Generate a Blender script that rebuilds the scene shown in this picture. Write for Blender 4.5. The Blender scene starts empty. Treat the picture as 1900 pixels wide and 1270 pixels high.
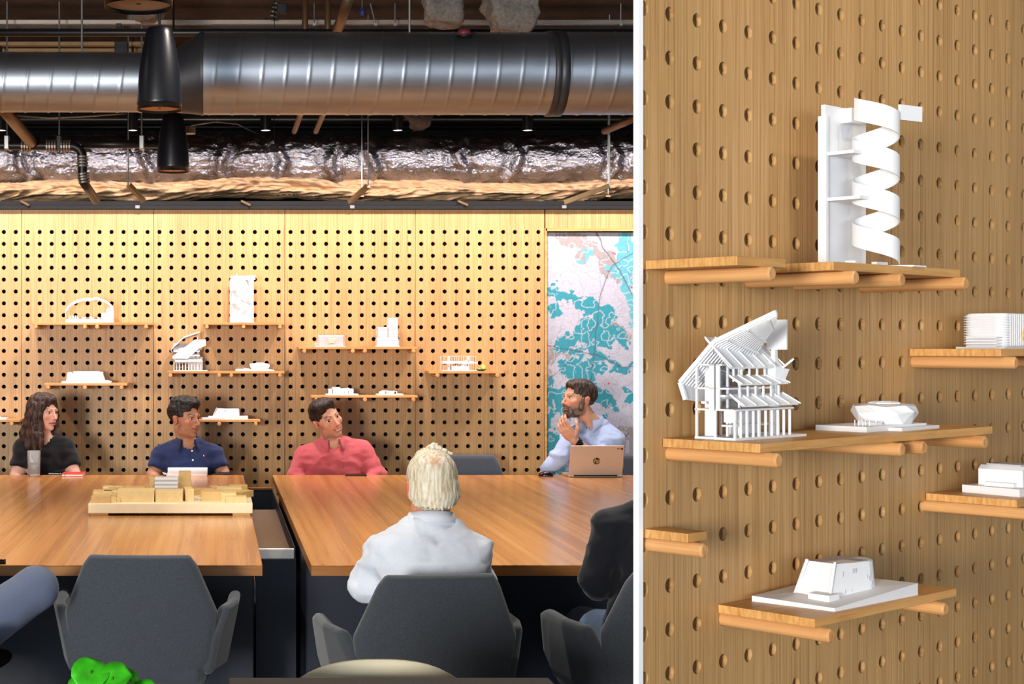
import bpy, bmesh, math, random
import numpy as np
from mathutils import Vector, Matrix

scene = bpy.context.scene
COL = scene.collection
PI = math.pi
random.seed(7)

# ------------------------------------------------------------------ camera
F, CX, HY, CAMH = 2800.0, 400.0, 638.0, 1.52      # focal length, principal x, horizon in 1900x1270 pixels; eye height

def P(x, y, Z):
    """pixel + distance from the camera plane -> point"""
    return Vector(((x - CX) * Z / F, Z, CAMH - (y - HY) * Z / F))

cd = bpy.data.cameras.new('camera')
cam = bpy.data.objects.new('camera', cd)
COL.objects.link(cam)
cd.sensor_fit = 'HORIZONTAL'
cd.sensor_width = 36.0
cd.lens = F / 1900 * 36
cd.shift_x = (950 - CX) / 1900
cd.shift_y = (HY - 635) / 1900
cd.clip_start = 0.05
cd.clip_end = 100
cam.location = (0, 0, CAMH)
cam.rotation_euler = (PI / 2, 0, 0)
scene.camera = cam

# ------------------------------------------------------------------ light
w = bpy.data.worlds.new('daylight')
scene.world = w
w.use_nodes = True
w.node_tree.nodes['Background'].inputs[0].default_value = (0.72, 0.84, 1.0, 1)
w.node_tree.nodes['Background'].inputs[1].default_value = 0.35

def area(name, loc, rot, sx, sy, power, col):
    l = bpy.data.lights.new(name, 'AREA')
    l.shape = 'RECTANGLE'; l.size = sx; l.size_y = sy; l.energy = power; l.color = col
    o = bpy.data.objects.new(name, l); COL.objects.link(o)
    o.location = loc; o.rotation_euler = rot
    return o

def spot(name, loc, target, power, col, ang, blend=1.0, rad=0.05):
    l = bpy.data.lights.new(name, 'SPOT')
    l.energy = power; l.color = col; l.spot_size = math.radians(ang); l.spot_blend = blend; l.shadow_soft_size = rad
    o = bpy.data.objects.new(name, l); COL.objects.link(o)
    o.location = loc
    o.rotation_euler = (Vector(target) - Vector(loc)).to_track_quat('-Z', 'Y').to_euler()
    return o

WARM = (1.0, 0.87, 0.86)
DAY = (0.74, 0.87, 1.0)
# daylight through the glazed rear side of the room
area('rear_window_daylight', (0.5, -7.4, 1.75), (PI / 2, 0, 0), 13.0, 2.5, 540, DAY)
# the glazed end of the left side, behind the camera
area('left_window_daylight', (-4.2, -4.7, 1.6), (PI / 2, 0, -math.radians(37)), 1.8, 1.7, 900, (1.0, 0.95, 0.88))

vs = scene.view_settings
vs.view_transform = 'Standard'
vs.look = 'None'
vs.gamma = 1.0
vs.use_curve_mapping = False
vs.exposure = 0.13
try:
    scene.cycles.use_denoising = True
    scene.cycles.max_bounces = 8
    scene.cycles.sample_clamp_indirect = 6.0
except Exception:
    pass

# ------------------------------------------------------------------ materials
def lin(c):
    return tuple((x / 255 / 12.92) if x / 255 <= 0.04045 else ((x / 255 + 0.055) / 1.055) ** 2.4 for x in c)

class NT:
    def __init__(s, m):
        s.t = m.node_tree; s.n = s.t.nodes; s.l = s.t.links
        s.b = s.n['Principled BSDF']
    def new(s, k, **kw):
        nd = s.n.new(k)
        for a, v in kw.items(): setattr(nd, a, v)
        return nd
    def link(s, a, b): s.l.new(a, b)
    def coord(s, scale=(1, 1, 1), rot=(0, 0, 0), kind='Object'):
        tc = s.new('ShaderNodeTexCoord'); mp = s.new('ShaderNodeMapping')
        mp.inputs['Scale'].default_value = scale; mp.inputs['Rotation'].default_value = rot
        s.link(tc.outputs[kind], mp.inputs['Vector']); return mp.outputs[0]
    def noise(s, vec, scale=5, detail=4, rough=.55, dist=0):
        nd = s.new('ShaderNodeTexNoise'); nd.inputs['Scale'].default_value = scale; nd.inputs['Detail'].default_value = detail
        nd.inputs['Roughness'].default_value = rough; nd.inputs['Distortion'].default_value = dist
        s.link(vec, nd.inputs['Vector']); return nd.outputs['Fac']
    def ramp(s, fac, stops):
        r = s.new('ShaderNodeValToRGB')
        e = r.color_ramp.elements
        while len(e) < len(stops): e.new(0.5)
        for i, (p, c) in enumerate(stops): e[i].position = p; e[i].color = (*c, 1)
        s.link(fac, r.inputs[0]); return r.outputs[0]
    def mix(s, fac, a, b, mode='MIX'):
        m = s.new('ShaderNodeMix'); m.data_type = 'RGBA'; m.blend_type = mode
        for sock, v in ((m.inputs[0], fac), (m.inputs[6], a), (m.inputs[7], b)):
            if isinstance(v, (int, float)): sock.default_value = v
            elif isinstance(v, tuple): sock.default_value = (*v, 1)
            else: s.link(v, sock)
        return m.outputs[2]
    def bump(s, h, strength=.2, dist=.01):
        b = s.new('ShaderNodeBump'); b.inputs['Strength'].default_value = strength; b.inputs['Distance'].default_value = dist
        s.link(h, b.inputs['Height']); s.link(b.outputs[0], s.b.inputs['Normal'])

def basemat(name, rough=.5, metal=0.0, spec=.5):
    m = bpy.data.materials.new(name); m.use_nodes = True
    t = NT(m)
    t.b.inputs['Roughness'].default_value = rough
    t.b.inputs['Metallic'].default_value = metal
    t.b.inputs['Specular IOR Level'].default_value = spec
    return m, t

def plain(name, rgb, rough=.5, metal=0.0, var=.06, scale=20, bump=0.0, bscale=None, spec=.5):
    """a colour with slight procedural mottling"""
    m, t = basemat(name, rough, metal, spec)
    v = t.coord()
    c = lin(rgb)
    n = t.noise(v, scale, 3)
    lo = tuple(x * (1 - var) for x in c); hi = tuple(min(1, x * (1 + var)) for x in c)
    t.link(t.ramp(n, [(.3, lo), (.7, hi)]), t.b.inputs['Base Color'])
    if bump:
        t.bump(t.noise(v, bscale or scale * 4, 4), bump, .005)
    return m

def wood(name, dark, mid, light, axis='z', fine=90, rough=.42, spec=.35, coat=0.0, broad=5.0, swirl=0.6):
    """straight-grained veneer; axis is the way the grain runs"""
    m, t = basemat(name, rough, 0, spec)
    def sc(f, l):
        return {'x': (l, f, f * .2), 'y': (f, l, f * .3), 'z': (f, f * .2, l)}[axis]
    n1 = t.noise(t.coord(sc(fine, fine * .012)), 1.0, 5, .6, .2)
    n2 = t.noise(t.coord(sc(broad, broad * .06)), 1.0, 3, .5, swirl)
    n3 = t.noise(t.coord(sc(fine * 3.2, fine * .05)), 1.0, 3, .6)
    c1 = t.ramp(n1, [(.28, lin(dark)), (.5, lin(mid)), (.72, lin(light))])
    c2 = t.ramp(n2, [(.3, (.87, .86, .84)), (.7, (1.05, 1.04, 1.03))])
    c = t.mix(1.0, c1, c2, 'MULTIPLY')
    c3 = t.ramp(n3, [(.30, (.72, .68, .62)), (.45, (1, 1, 1))])
    c = t.mix(.5, c, c3, 'MULTIPLY')
    t.link(c, t.b.inputs['Base Color'])
    t.bump(n1, .08, .002)
    if coat:
        t.b.inputs['Coat Weight'].default_value = coat; t.b.inputs['Coat Roughness'].default_value = .18
    return m

def fabric(name, rgb, rough=.9, weave=900, var=.25, sheen=.3):
    m, t = basemat(name, rough, 0, .2)
    v = t.coord()
    c = lin(rgb)
    n = t.noise(v, weave * .25, 3, .7)
    t.link(t.ramp(n, [(.3, tuple(x * (1 - var) for x in c)), (.7, tuple(min(1, x * (1 + var)) for x in c))]), t.b.inputs['Base Color'])
    t.b.inputs['Sheen Weight'].default_value = sheen
    t.bump(t.noise(v, weave, 2), .25, .001)
    return m

def attr_mat(name, rough=.5, spec=.4, sss=0.0, bump=0.0, bscale=300):
    """colour read from the mesh's own point colours"""
    m, t = basemat(name, rough, 0, spec)
    a = t.new('ShaderNodeAttribute'); a.attribute_name = 'Col'
    n = t.noise(t.coord(), 60, 3)
    c = t.mix(1.0, a.outputs['Color'], t.ramp(n, [(.3, (.93, .92, .92)), (.7, (1.05, 1.05, 1.05))]), 'MULTIPLY')
    t.link(c, t.b.inputs['Base Color'])
    if sss:
        t.b.inputs['Subsurface Weight'].default_value = sss
        t.b.inputs['Subsurface Radius'].default_value = (.012, .005, .003)
        t.b.inputs['Subsurface Scale'].default_value = .6
    if bump: t.bump(t.noise(t.coord(), bscale, 3), bump, .002)
    return m

M = {}
M['oak'] = wood('oak_veneer', (154, 112, 66), (188, 146, 94), (204, 166, 114), 'z', fine=170)
M['oak_x'] = wood('oak_veneer_header', (154, 112, 66), (188, 146, 94), (204, 166, 114), 'x')
M['oak_board'] = wood('oak_shelf_board', (176, 122, 64), (206, 152, 88), (222, 172, 108), 'x', fine=170)
M['oak_dowel'] = wood('oak_dowel', (180, 122, 70), (208, 154, 98), (222, 172, 116), 'y', fine=80, rough=.45)
M['table'] = wood('table_veneer', (160, 100, 48), (199, 136, 74), (215, 156, 94), 'y', fine=24, rough=.24, spec=.5, coat=.25, broad=2.2, swirl=2.0)
M['table_edge'] = wood('table_edge_ply', (120, 74, 32), (160, 104, 50), (182, 126, 66), 'x', fine=60, rough=.4)
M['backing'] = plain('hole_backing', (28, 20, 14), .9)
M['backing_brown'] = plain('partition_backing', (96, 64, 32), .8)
M['navy'] = plain('navy_laminate', (18, 27, 46), .45, var=.15, scale=6)
M['floor'] = plain('dark_carpet', (30, 36, 50), .95, var=.3, scale=40, bump=.3, bscale=400)
M['ceil'] = plain('dark_ceiling_deck', (52, 38, 28), .95, var=.5, scale=5, bump=.8, bscale=30)
M['darkwall'] = plain('black_upper_wall', (16, 15, 16), .9)
M['paint'] = plain('off_white_paint', (205, 203, 198), .8)
M['white_trim'] = plain('white_trim_paint', (252, 252, 252), .5, var=.005)
M['black'] = plain('black_metal', (18, 18, 20), .45, .3)
M['blacksatin'] = plain('black_satin_paint', (14, 15, 22), .32, 0, var=.1)
M['pipe'] = plain('bronze_pipe', (104, 78, 56), .45, .6)
M['blackpipe'] = plain('black_pipe', (26, 24, 24), .4, .3)
M['zinc'] = plain('zinc_strut', (170, 170, 168), .35, .9)
M['brass_gold_lit'] = plain('brass_and_gold_lit', (130, 106, 72), .5, .5)  # struts and small metal; its tone also paints gold light on two channels
M['conduit'] = plain('galvanised_conduit', (150, 140, 130), .4, .8)
M['fireproof'] = plain('sprayed_fireproofing', (120, 112, 104), .95, var=.3, scale=60, bump=1.0, bscale=120)
M['model'] = plain('white_printed_plastic', (226, 226, 228), .55, var=.01)
M['cream'] = plain('cream_basswood', (236, 220, 186), .6, var=.04)
M['tan'] = plain('tan_basswood', (208, 172, 112), .6, var=.06, scale=50)
M['tan2'] = plain('pale_basswood', (222, 192, 136), .6, var=.06, scale=50)
M['chair'] = fabric('grey_felt', (66, 71, 78))
M['chairlight'] = fabric('dark_grey_felt', (78, 80, 80))
M['red'] = plain('red_cover', (206, 52, 48), .5)
M['paper'] = plain('white_paper', (244, 244, 248), .7, var=.01)
M['phone'] = plain('black_phone_glass', (14, 15, 20), .15)
M['silver'] = plain('bronze_silver_aluminium', (204, 182, 162), .42, .4, var=.02)
M['logo'] = plain('dark_mirror_logo', (96, 84, 74), .15, .9)
M['creamshell'] = plain('cream_plastic_shell', (242, 230, 198), .4, var=.02)
M['desk'] = plain('charcoal_desk', (70, 66, 62), .6)
M['leaf'] = plain('bright_green_leaf', (52, 168, 24), .45, var=.3, scale=30)
M['stem'] = plain('green_stem', (70, 110, 40), .6)
M['pot'] = plain('grey_pot', (120, 120, 122), .7)
M['soil'] = plain('dark_soil', (46, 34, 26), .95)
M['lime'] = plain('lime_green', (176, 204, 70), .5)
M['darkgreen'] = plain('dark_green_leaf', (40, 86, 40), .5)
M['lampface'] = plain('lamp_diffuser', (196, 152, 118), .6)
M['lens'] = None

def glassy(name, rgb, rough=.08, trans=1.0, ior=1.45):
    m, t = basemat(name, rough)
    t.b.inputs['Base Color'].default_value = (*lin(rgb), 1)
    t.b.inputs['Transmission Weight'].default_value = trans
    t.b.inputs['IOR'].default_value = ior
    n = t.noise(t.coord(), 8, 2)
    t.link(t.ramp(n, [(0, (rough * .8,) * 3), (1, (rough * 1.2,) * 3)]), t.b.inputs['Roughness'])
    return m
M['glass'] = glassy('drinking_glass', (250, 252, 252), .03, .86, 1.12)
M['water'] = glassy('water', (240, 248, 250), .01, 1.0, 1.1)
M['acrylic'] = glassy('frosted_acrylic', (246, 246, 248), .35, .30, 1.15)

def emis(name, rgb, st):
    m, t = basemat(name)
    t.b.inputs['Emission Color'].default_value = (*rgb, 1); t.b.inputs['Emission Strength'].default_value = st
    return m
M['lens'] = emis('lit_lens', (1, .86, .74), 6.0)

def spiral_steel():
    m, t = basemat('spiral_duct_steel', .4, 1.0)
    n = t.noise(t.coord((2, 14, 14)), 1, 4)
    t.link(t.ramp(n, [(.25, lin((150, 156, 166))), (.75, lin((178, 184, 194)))]), t.b.inputs['Base Color'])
    n2 = t.noise(t.coord((6, 3, 3)), 1, 4)
    t.link(t.ramp(n2, [(.2, (.40,) * 3), (.8, (.47,) * 3)]), t.b.inputs['Roughness'])
    return m
M['steel'] = spiral_steel()
M['steelband'] = plain('dark_steel_band', (70, 70, 74), .45, .7)

def foil():
    m, t = basemat('aluminium_foil', .24, 1.0)
    v = t.coord()
    n = t.noise(v, 7, 4)
    t.link(t.ramp(n, [(.3, lin((150, 150, 156))), (.7, lin((200, 200, 208)))]), t.b.inputs['Base Color'])
    n2 = t.noise(v, 75, 6, .7)
    vo = t.new('ShaderNodeTexVoronoi'); vo.inputs['Scale'].default_value = 60
    t.link(v, vo.inputs['Vector'])
    mx = t.new('ShaderNodeMath'); mx.operation = 'ADD'
    t.link(n2, mx.inputs[0]); t.link(vo.outputs['Distance'], mx.inputs[1])
    t.bump(mx.outputs[0], .7, .006)
    return m
M['foil'] = foil()
M['foilmatte'] = plain('foil_faced_insulation', (200, 162, 122), .7, 0.0, var=.12, scale=12, bump=.6, bscale=60)

# ------------------------------------------------------------------ objects
def tag(o, label=None, cat=None, group=None, kind=None):
    if label: o['label'] = label
    if cat: o['category'] = cat
    if group: o['group'] = group
    if kind: o['kind'] = kind
    return o

def thing(name, label, cat, loc=(0, 0, 0), rz=0.0, group=None):
    o = bpy.data.objects.new(name, None)
    o.empty_display_size = .05
    COL.objects.link(o)
    o.location = loc; o.rotation_euler = (0, 0, rz)
    return tag(o, label, cat, group)

def link(name, me, mat, parent=None, smooth=False):
    if mat is not None and not me.materials: me.materials.append(M[mat] if isinstance(mat, str) else mat)
    o = bpy.data.objects.new(name, me)
    COL.objects.link(o)
    if parent is not None: o.parent = parent
    if smooth:
        me.polygons.foreach_set('use_smooth', [True] * len(me.polygons))
    return o

def copy_tree(o, parent=None):
    c = o.copy(); COL.objects.link(c); c.parent = parent
    for ch in [k for k in bpy.data.objects if k.parent == o]:
        copy_tree(ch, c)
    return c

class MB:
    """collects shapes that end up as one mesh object"""
    def __init__(s): s.v = []; s.f = []
    def add(s, vs_, fs_):
        b = len(s.v); s.v += [tuple(q) for q in vs_]; s.f += [tuple(b + i for i in q) for q in fs_]; return s
    def box(s, x0, x1, y0, y1, z0, z1):
        return s.add([(x0, y0, z0), (x1, y0, z0), (x1, y1, z0), (x0, y1, z0), (x0, y0, z1), (x1, y0, z1), (x1, y1, z1), (x0, y1, z1)],
                     [(3, 2, 1, 0), (4, 5, 6, 7), (0, 1, 5, 4), (1, 2, 6, 5), (2, 3, 7, 6), (3, 0, 4, 7)])
    def hexa(s, bot, top):
        """bottom and top rings of equal count"""
        n = len(bot)
        fs_ = [tuple(reversed(range(n))), tuple(range(n, 2 * n))]
        for i in range(n): j = (i + 1) % n; fs_.append((i, j, n + j, n + i))
        return s.add(list(bot) + list(top), fs_)
    def prism(s, poly, z0, z1):
        return s.hexa([(x, y, z0) for x, y in poly], [(x, y, z1) for x, y in poly])
    def bar(s, a, b, wx, wz=None):
        """square bar between two points"""
        a = Vector(a); b = Vector(b); d = (b - a).normalized(); wz = wz or wx
        up = Vector((0, 0, 1)) if abs(d.z) < .95 else Vector((0, 1, 0))
        x = d.cross(up).normalized() * wx / 2; z = x.cross(d).normalized() * wz / 2
        return s.hexa([a - x - z, a + x - z, a + x + z, a - x + z], [b - x - z, b + x - z, b + x + z, b - x + z])
    def tube(s, pts, rad, seg=12, caps=True):
        """round tube along points; rad a number or list"""
        pts = [Vector(q) for q in pts]; n = len(pts)
        rs = rad if isinstance(rad, (list, tuple)) else [rad] * n
        vs_ = []; prev = None
        for i, q in enumerate(pts):
            d = (pts[min(i + 1, n - 1)] - pts[max(i - 1, 0)]).normalized()
            if prev is None:
                up = Vector((0, 0, 1)) if abs(d.z) < .9 else Vector((1, 0, 0))
                x = d.cross(up).normalized()
            else:
                x = (prev - d * prev.dot(d)).normalized()
            prev = x; y = d.cross(x)
            for k in range(seg):
                a = 2 * PI * k / seg
                vs_.append(q + (x * math.cos(a) + y * math.sin(a)) * rs[i])
        fs_ = []
        for i in range(n - 1):
            for k in range(seg):
                k2 = (k + 1) % seg
                fs_.append((i * seg + k, i * seg + k2, (i + 1) * seg + k2, (i + 1) * seg + k))
        if caps: fs_ += [tuple(reversed(range(seg))), tuple(range((n - 1) * seg, n * seg))]
        return s.add(vs_, fs_)
    def lathe(s, prof, seg=24, c=(0, 0, 0)):
        vs_ = []; n = len(prof)
        for r, z in prof:
            for k in range(seg):
                a = 2 * PI * k / seg; vs_.append((c[0] + r * math.cos(a), c[1] + r * math.sin(a), c[2] + z))
        fs_ = []
        for i in range(n - 1):
            for k in range(seg):
                k2 = (k + 1) % seg
                fs_.append((i * seg + k, i * seg + k2, (i + 1) * seg + k2, (i + 1) * seg + k))
        fs_ += [tuple(reversed(range(seg))), tuple(range((n - 1) * seg, n * seg))]
        return s.add(vs_, fs_)
    def sheet(s, rows, closed=False):
        """grid of points"""
        n = len(rows); m_ = len(rows[0])
        vs_ = [p for r in rows for p in r]; fs_ = []
        for i in range(n - 1):
            for k in range(m_ if closed else m_ - 1):
                k2 = (k + 1) % m_
                fs_.append((i * m_ + k, i * m_ + k2, (i + 1) * m_ + k2, (i + 1) * m_ + k))
        return s.add(vs_, fs_)
    def mesh(s, name='m', fix=True):
        me = bpy.data.meshes.new(name); me.from_pydata(s.v, [], s.f)
        if fix:
            bm = bmesh.new(); bm.from_mesh(me); bmesh.ops.recalc_face_normals(bm, faces=bm.faces); bm.to_mesh(me); bm.free()
        me.update(); return me
    def build(s, name, mat, parent=None, smooth=False, bevel=0.0, solid=0.0, fix=True, seg=2, angle=40):
        o = link(name, s.mesh(name, fix), mat, parent, smooth)
        if solid:
            q = o.modifiers.new('thickness', 'SOLIDIFY'); q.thickness = solid; q.offset = 0
        if bevel:
            q = o.modifiers.new('bevel', 'BEVEL'); q.width = bevel; q.segments = seg; q.limit_method = 'ANGLE'; q.angle_limit = math.radians(angle)
        return o

def quick(name, mat, parent, *boxes, bevel=0.0):
    m = MB()
    for b in boxes: m.box(*b)
    return m.build(name, mat, parent, bevel=bevel)

# ------------------------------------------------------------------ noise and implicit surfaces
_tab = np.random.RandomState(3).rand(32, 32, 32).astype(np.float32)
def vnoise(p, scale=1.0, off=0.0):
    q = np.asarray(p, np.float32) * scale + off + 100.0
    i = np.floor(q).astype(int); f = q - i; f = f * f * (3 - 2 * f); i %= 32; j = (i + 1) % 32
    x0, y0, z0 = i[..., 0], i[..., 1], i[..., 2]; x1, y1, z1 = j[..., 0], j[..., 1], j[..., 2]
    fx, fy, fz = f[..., 0], f[..., 1], f[..., 2]
    a = _tab[x0, y0, z0] * (1 - fx) + _tab[x1, y0, z0] * fx
    b = _tab[x0, y1, z0] * (1 - fx) + _tab[x1, y1, z0] * fx
    c = _tab[x0, y0, z1] * (1 - fx) + _tab[x1, y0, z1] * fx
    d = _tab[x0, y1, z1] * (1 - fx) + _tab[x1, y1, z1] * fx
    return (a * (1 - fy) + b * fy) * (1 - fz) + (c * (1 - fy) + d * fy) * fz
def fbm(p, scale=1.0, oct_=3, off=0.0):
    r = 0; a = .5
    for o_ in range(oct_):
        r = r + a * vnoise(p, scale * 2 ** o_, off + 7.3 * o_); a *= .5
    return r

def axis(lo, hi, coarse, fine=()):
    """grid coordinates, denser inside the fine ranges (a, b, step)"""
    out = [lo]
    while out[-1] < hi:
        st = coarse
        for a, b, f in fine:
            if a - coarse < out[-1] < b: st = min(st, f)
        out.append(out[-1] + st)
    return np.array(out, np.float32)

class Field:
    def __init__(s, xs, ys, zs):
        s.a = (xs, ys, zs); s.v = np.full((len(xs), len(ys), len(zs)), .06, np.float32)
    def sub(s, lo, hi):
        sl = []
        for a, l, h in zip(s.a, lo, hi):
            sl.append(slice(max(0, int(np.searchsorted(a, l)) - 1), min(len(a), int(np.searchsorted(a, h)) + 1)))
        return tuple(sl)
    def put(s, fn, lo, hi, k=.01, op='u'):
        sl = s.sub([q - .04 for q in lo], [q + .04 for q in hi])
        X, Y, Z = np.meshgrid(s.a[0][sl[0]], s.a[1][sl[1]], s.a[2][sl[2]], indexing='ij')
        if X.size == 0: return
        d = fn(np.stack([X, Y, Z], -1)).astype(np.float32)
        v = s.v[sl]
        if op == 'u':
            h = np.clip(.5 + .5 * (v - d) / k, 0, 1); r = v * (1 - h) + d * h - k * h * (1 - h)
        else:
            h = np.clip(.5 - .5 * (v + d) / k, 0, 1); r = v * (1 - h) - d * h + k * h * (1 - h)
        s.v[sl] = np.minimum(r, .06)
    def ell(s, c, r, R=None, k=.01, op='u'):
        c = np.array(c, np.float32); r_ = np.array(r, np.float32); m = float(max(r))
        Rm = None if R is None else np.array(R, np.float32)
        def fn(p):
            q = p - c
            if Rm is not None: q = q @ Rm          # world -> local (columns of R are local axes)
            k0 = np.linalg.norm(q / r_, axis=-1); k1 = np.linalg.norm(q / (r_ * r_), axis=-1) + 1e-9
            return k0 * (k0 - 1) / k1
        s.put(fn, c - m, c + m, k, op)
    def cone(s, a, b, ra, rb, k=.01, op='u', flat=None):
        a = np.array(a, np.float32); b = np.array(b, np.float32); ba = b - a; L2 = float(ba @ ba) + 1e-9
        def fn(p):
            q = p - a; t = np.clip((q @ ba) / L2, 0, 1)
            e = q - t[..., None] * ba
            if flat is not None:                    # squash along a direction
                n = np.array(flat[0], np.float32); w_ = (e @ n)
                e = e + (w_ * (flat[1] - 1))[..., None] * n
            return np.linalg.norm(e, axis=-1) - (ra + (rb - ra) * t)
        m = max(ra, rb)
        s.put(fn, np.minimum(a, b) - m, np.maximum(a, b) + m, k, op)
    def chain(s, pts, rs, k=.01):
        for i in range(len(pts) - 1): s.cone(pts[i], pts[i + 1], rs[i], rs[i + 1], k)
    def loft(s, a, b, ts, rx, ry, R, k=.02, infl=0.0):
        """elliptic sections along a-b; R columns: side, forward, up"""
        a = np.array(a, np.float32); b = np.array(b, np.float32); L = float(np.linalg.norm(b - a)); Rm = np.array(R, np.float32)
        ax = (b - a) / L
        def fn(p):
            q = p - a; t = (q @ ax) / L; tc = np.clip(t, 0, 1)
            e = q - (t * L)[..., None] * ax
            X = e @ Rm[:, 0]; Y = e @ Rm[:, 1]
            x_ = np.interp(tc, ts, rx) + infl; y_ = np.interp(tc, ts, ry) + infl
            d = ((np.abs(X / x_) ** 2.4 + np.abs(Y / y_) ** 2.4) ** (1 / 2.4) - 1) * np.minimum(x_, y_)
            cap = (np.abs(t - .5) - .5) * L
            return np.maximum(d, cap - infl)
        m = max(max(rx), max(ry)) + infl
        s.put(fn, np.minimum(a, b) - m, np.maximum(a, b) + m, k)
    def net(s):
        v = s.v; ins = v < 0
        nx, ny, nz = v.shape
        cnt = np.zeros((nx - 1, ny - 1, nz - 1), np.uint8)
        for dx in (0, 1):
            for dy in (0, 1):
                for dz in (0, 1): cnt += ins[dx:nx - 1 + dx, dy:ny - 1 + dy, dz:nz - 1 + dz]
        mixed = (cnt > 0) & (cnt < 8)
        idx = np.argwhere(mixed); ids = np.full(mixed.shape, -1, np.int32); ids[mixed] = np.arange(len(idx))
        pos = np.zeros((len(idx), 3)); num = np.zeros(len(idx))
        cor = [(x, y, z) for x in (0, 1) for y in (0, 1) for z in (0, 1)]
        for i, A in enumerate(cor):
            for B in cor[i + 1:]:
                if sum(abs(p - q) for p, q in zip(A, B)) != 1: continue
                va = v[idx[:, 0] + A[0], idx[:, 1] + A[1], idx[:, 2] + A[2]]; vb = v[idx[:, 0] + B[0], idx[:, 1] + B[1], idx[:, 2] + B[2]]
                m = (va < 0) != (vb < 0)
                t = np.where(m, va / np.where(m, va - vb, 1), 0)
                for c in range(3): pos[:, c] += np.where(m, A[c] + (B[c] - A[c]) * t, 0)
                num += m
        pos = pos / num[:, None] + idx
        out = np.stack([np.interp(pos[:, c], np.arange(len(s.a[c])), s.a[c]) for c in range(3)], -1)
        quads = []
        for ax_ in range(3):
            sl0 = [slice(1, -1)] * 3; sl1 = [slice(1, -1)] * 3
            sl0[ax_] = slice(0, -1); sl1[ax_] = slice(1, None)
            A = ins[tuple(sl0)]; B = ins[tuple(sl1)]
            e = np.argwhere(A != B); flip = A[A != B]
            off = [1, 1, 1]; off[ax_] = 0; e = e + off
            u, w_ = [q for q in range(3) if q != ax_]
            def cell(du, dw):
                g = e.copy(); g[:, u] -= du; g[:, w_] -= dw; return ids[g[:, 0], g[:, 1], g[:, 2]]
            q = np.stack([cell(1, 1), cell(0, 1), cell(0, 0), cell(1, 0)], -1)
            if ax_ == 1: flip = ~flip
            q[~flip] = q[~flip][:, ::-1]
            quads.append(q)
        return out, np.concatenate(quads)

def normals(V, Q):
    n = np.zeros_like(V)
    fn = np.cross(V[Q[:, 2]] - V[Q[:, 0]], V[Q[:, 3]] - V[Q[:, 1]])
    for k in range(4): np.add.at(n, Q[:, k], fn)
    return n / (np.linalg.norm(n, axis=1, keepdims=True) + 1e-12)

def np_mesh(name, V, Q, col=None):
    me = bpy.data.meshes.new(name)
    me.vertices.add(len(V)); me.vertices.foreach_set('co', np.asarray(V, np.float32).ravel())
    me.loops.add(Q.size); me.loops.foreach_set('vertex_index', np.asarray(Q, np.int32).ravel())
    me.polygons.add(len(Q)); me.polygons.foreach_set('loop_start', np.arange(0, Q.size, Q.shape[1], dtype=np.int32))
    me.polygons.foreach_set('use_smooth', np.ones(len(Q), bool))
    me.update(calc_edges=True); me.validate()
    if col is not None:
        a = me.color_attributes.new('Col', 'FLOAT_COLOR', 'POINT')
        a.data.foreach_set('color', np.concatenate([np.asarray(col, np.float32), np.ones((len(V), 1), np.float32)], 1).ravel())
    return me

def sd_poly(x, y, poly):
    """signed distance to a polygon"""
    poly = np.array(poly, np.float32); n = len(poly)
    d = np.full(x.shape, 1e9, np.float32); s = np.ones(x.shape, np.float32)
    j = n - 1
    for i in range(n):
        e = poly[j] - poly[i]; wx = x - poly[i, 0]; wy = y - poly[i, 1]
        t = np.clip((wx * e[0] + wy * e[1]) / (e @ e), 0, 1)
        d = np.minimum(d, (wx - e[0] * t) ** 2 + (wy - e[1] * t) ** 2)
        c1 = y >= poly[i, 1]; c2 = y < poly[j, 1]; c3 = e[0] * wy > e[1] * wx
        s = np.where((c1 & c2 & c3) | (~c1 & ~c2 & ~c3), -s, s); j = i
    return s * np.sqrt(d)

def cushion(poly, th, rnd, step=.011, warp=None):
    """padded slab: polygon in (u, v), thickness along w, rounded; warp(V) moves the points"""
    p = np.array(poly); lo = p.min(0) - .03; hi = p.max(0) + .03
    us = np.arange(lo[0], hi[0] + step, step); ws = np.arange(-th / 2 - .03, th / 2 + .03, step * .7); vs_ = np.arange(lo[1], hi[1] + step, step)
    fl = Field(us, ws, vs_)
    U, W, Vv = np.meshgrid(us, ws, vs_, indexing='ij')
    d2 = sd_poly(U, Vv, poly) + rnd; dw = np.abs(W) - th / 2 + rnd
    fl.v = (np.sqrt(np.maximum(d2, 0) ** 2 + np.maximum(dw, 0) ** 2) + np.minimum(np.maximum(d2, dw), 0) - rnd).astype(np.float32)
    V, Q = fl.net()
    if warp is not None: V = warp(V)
    return V, Q
# ================================================================== the room
WY = 9.69                      # front face of the peg wall
K = WY / F
def wx(px): return (px - CX) * K
def wz(py): return CAMH - (py - HY) * K

def struct(name, mb, mat, parent=None, label=None, **kw):
    o = mb.build(name, mat, parent, **kw)
    if parent is None: o['kind'] = 'structure'
    if label: o['label'] = label
    return o

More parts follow.
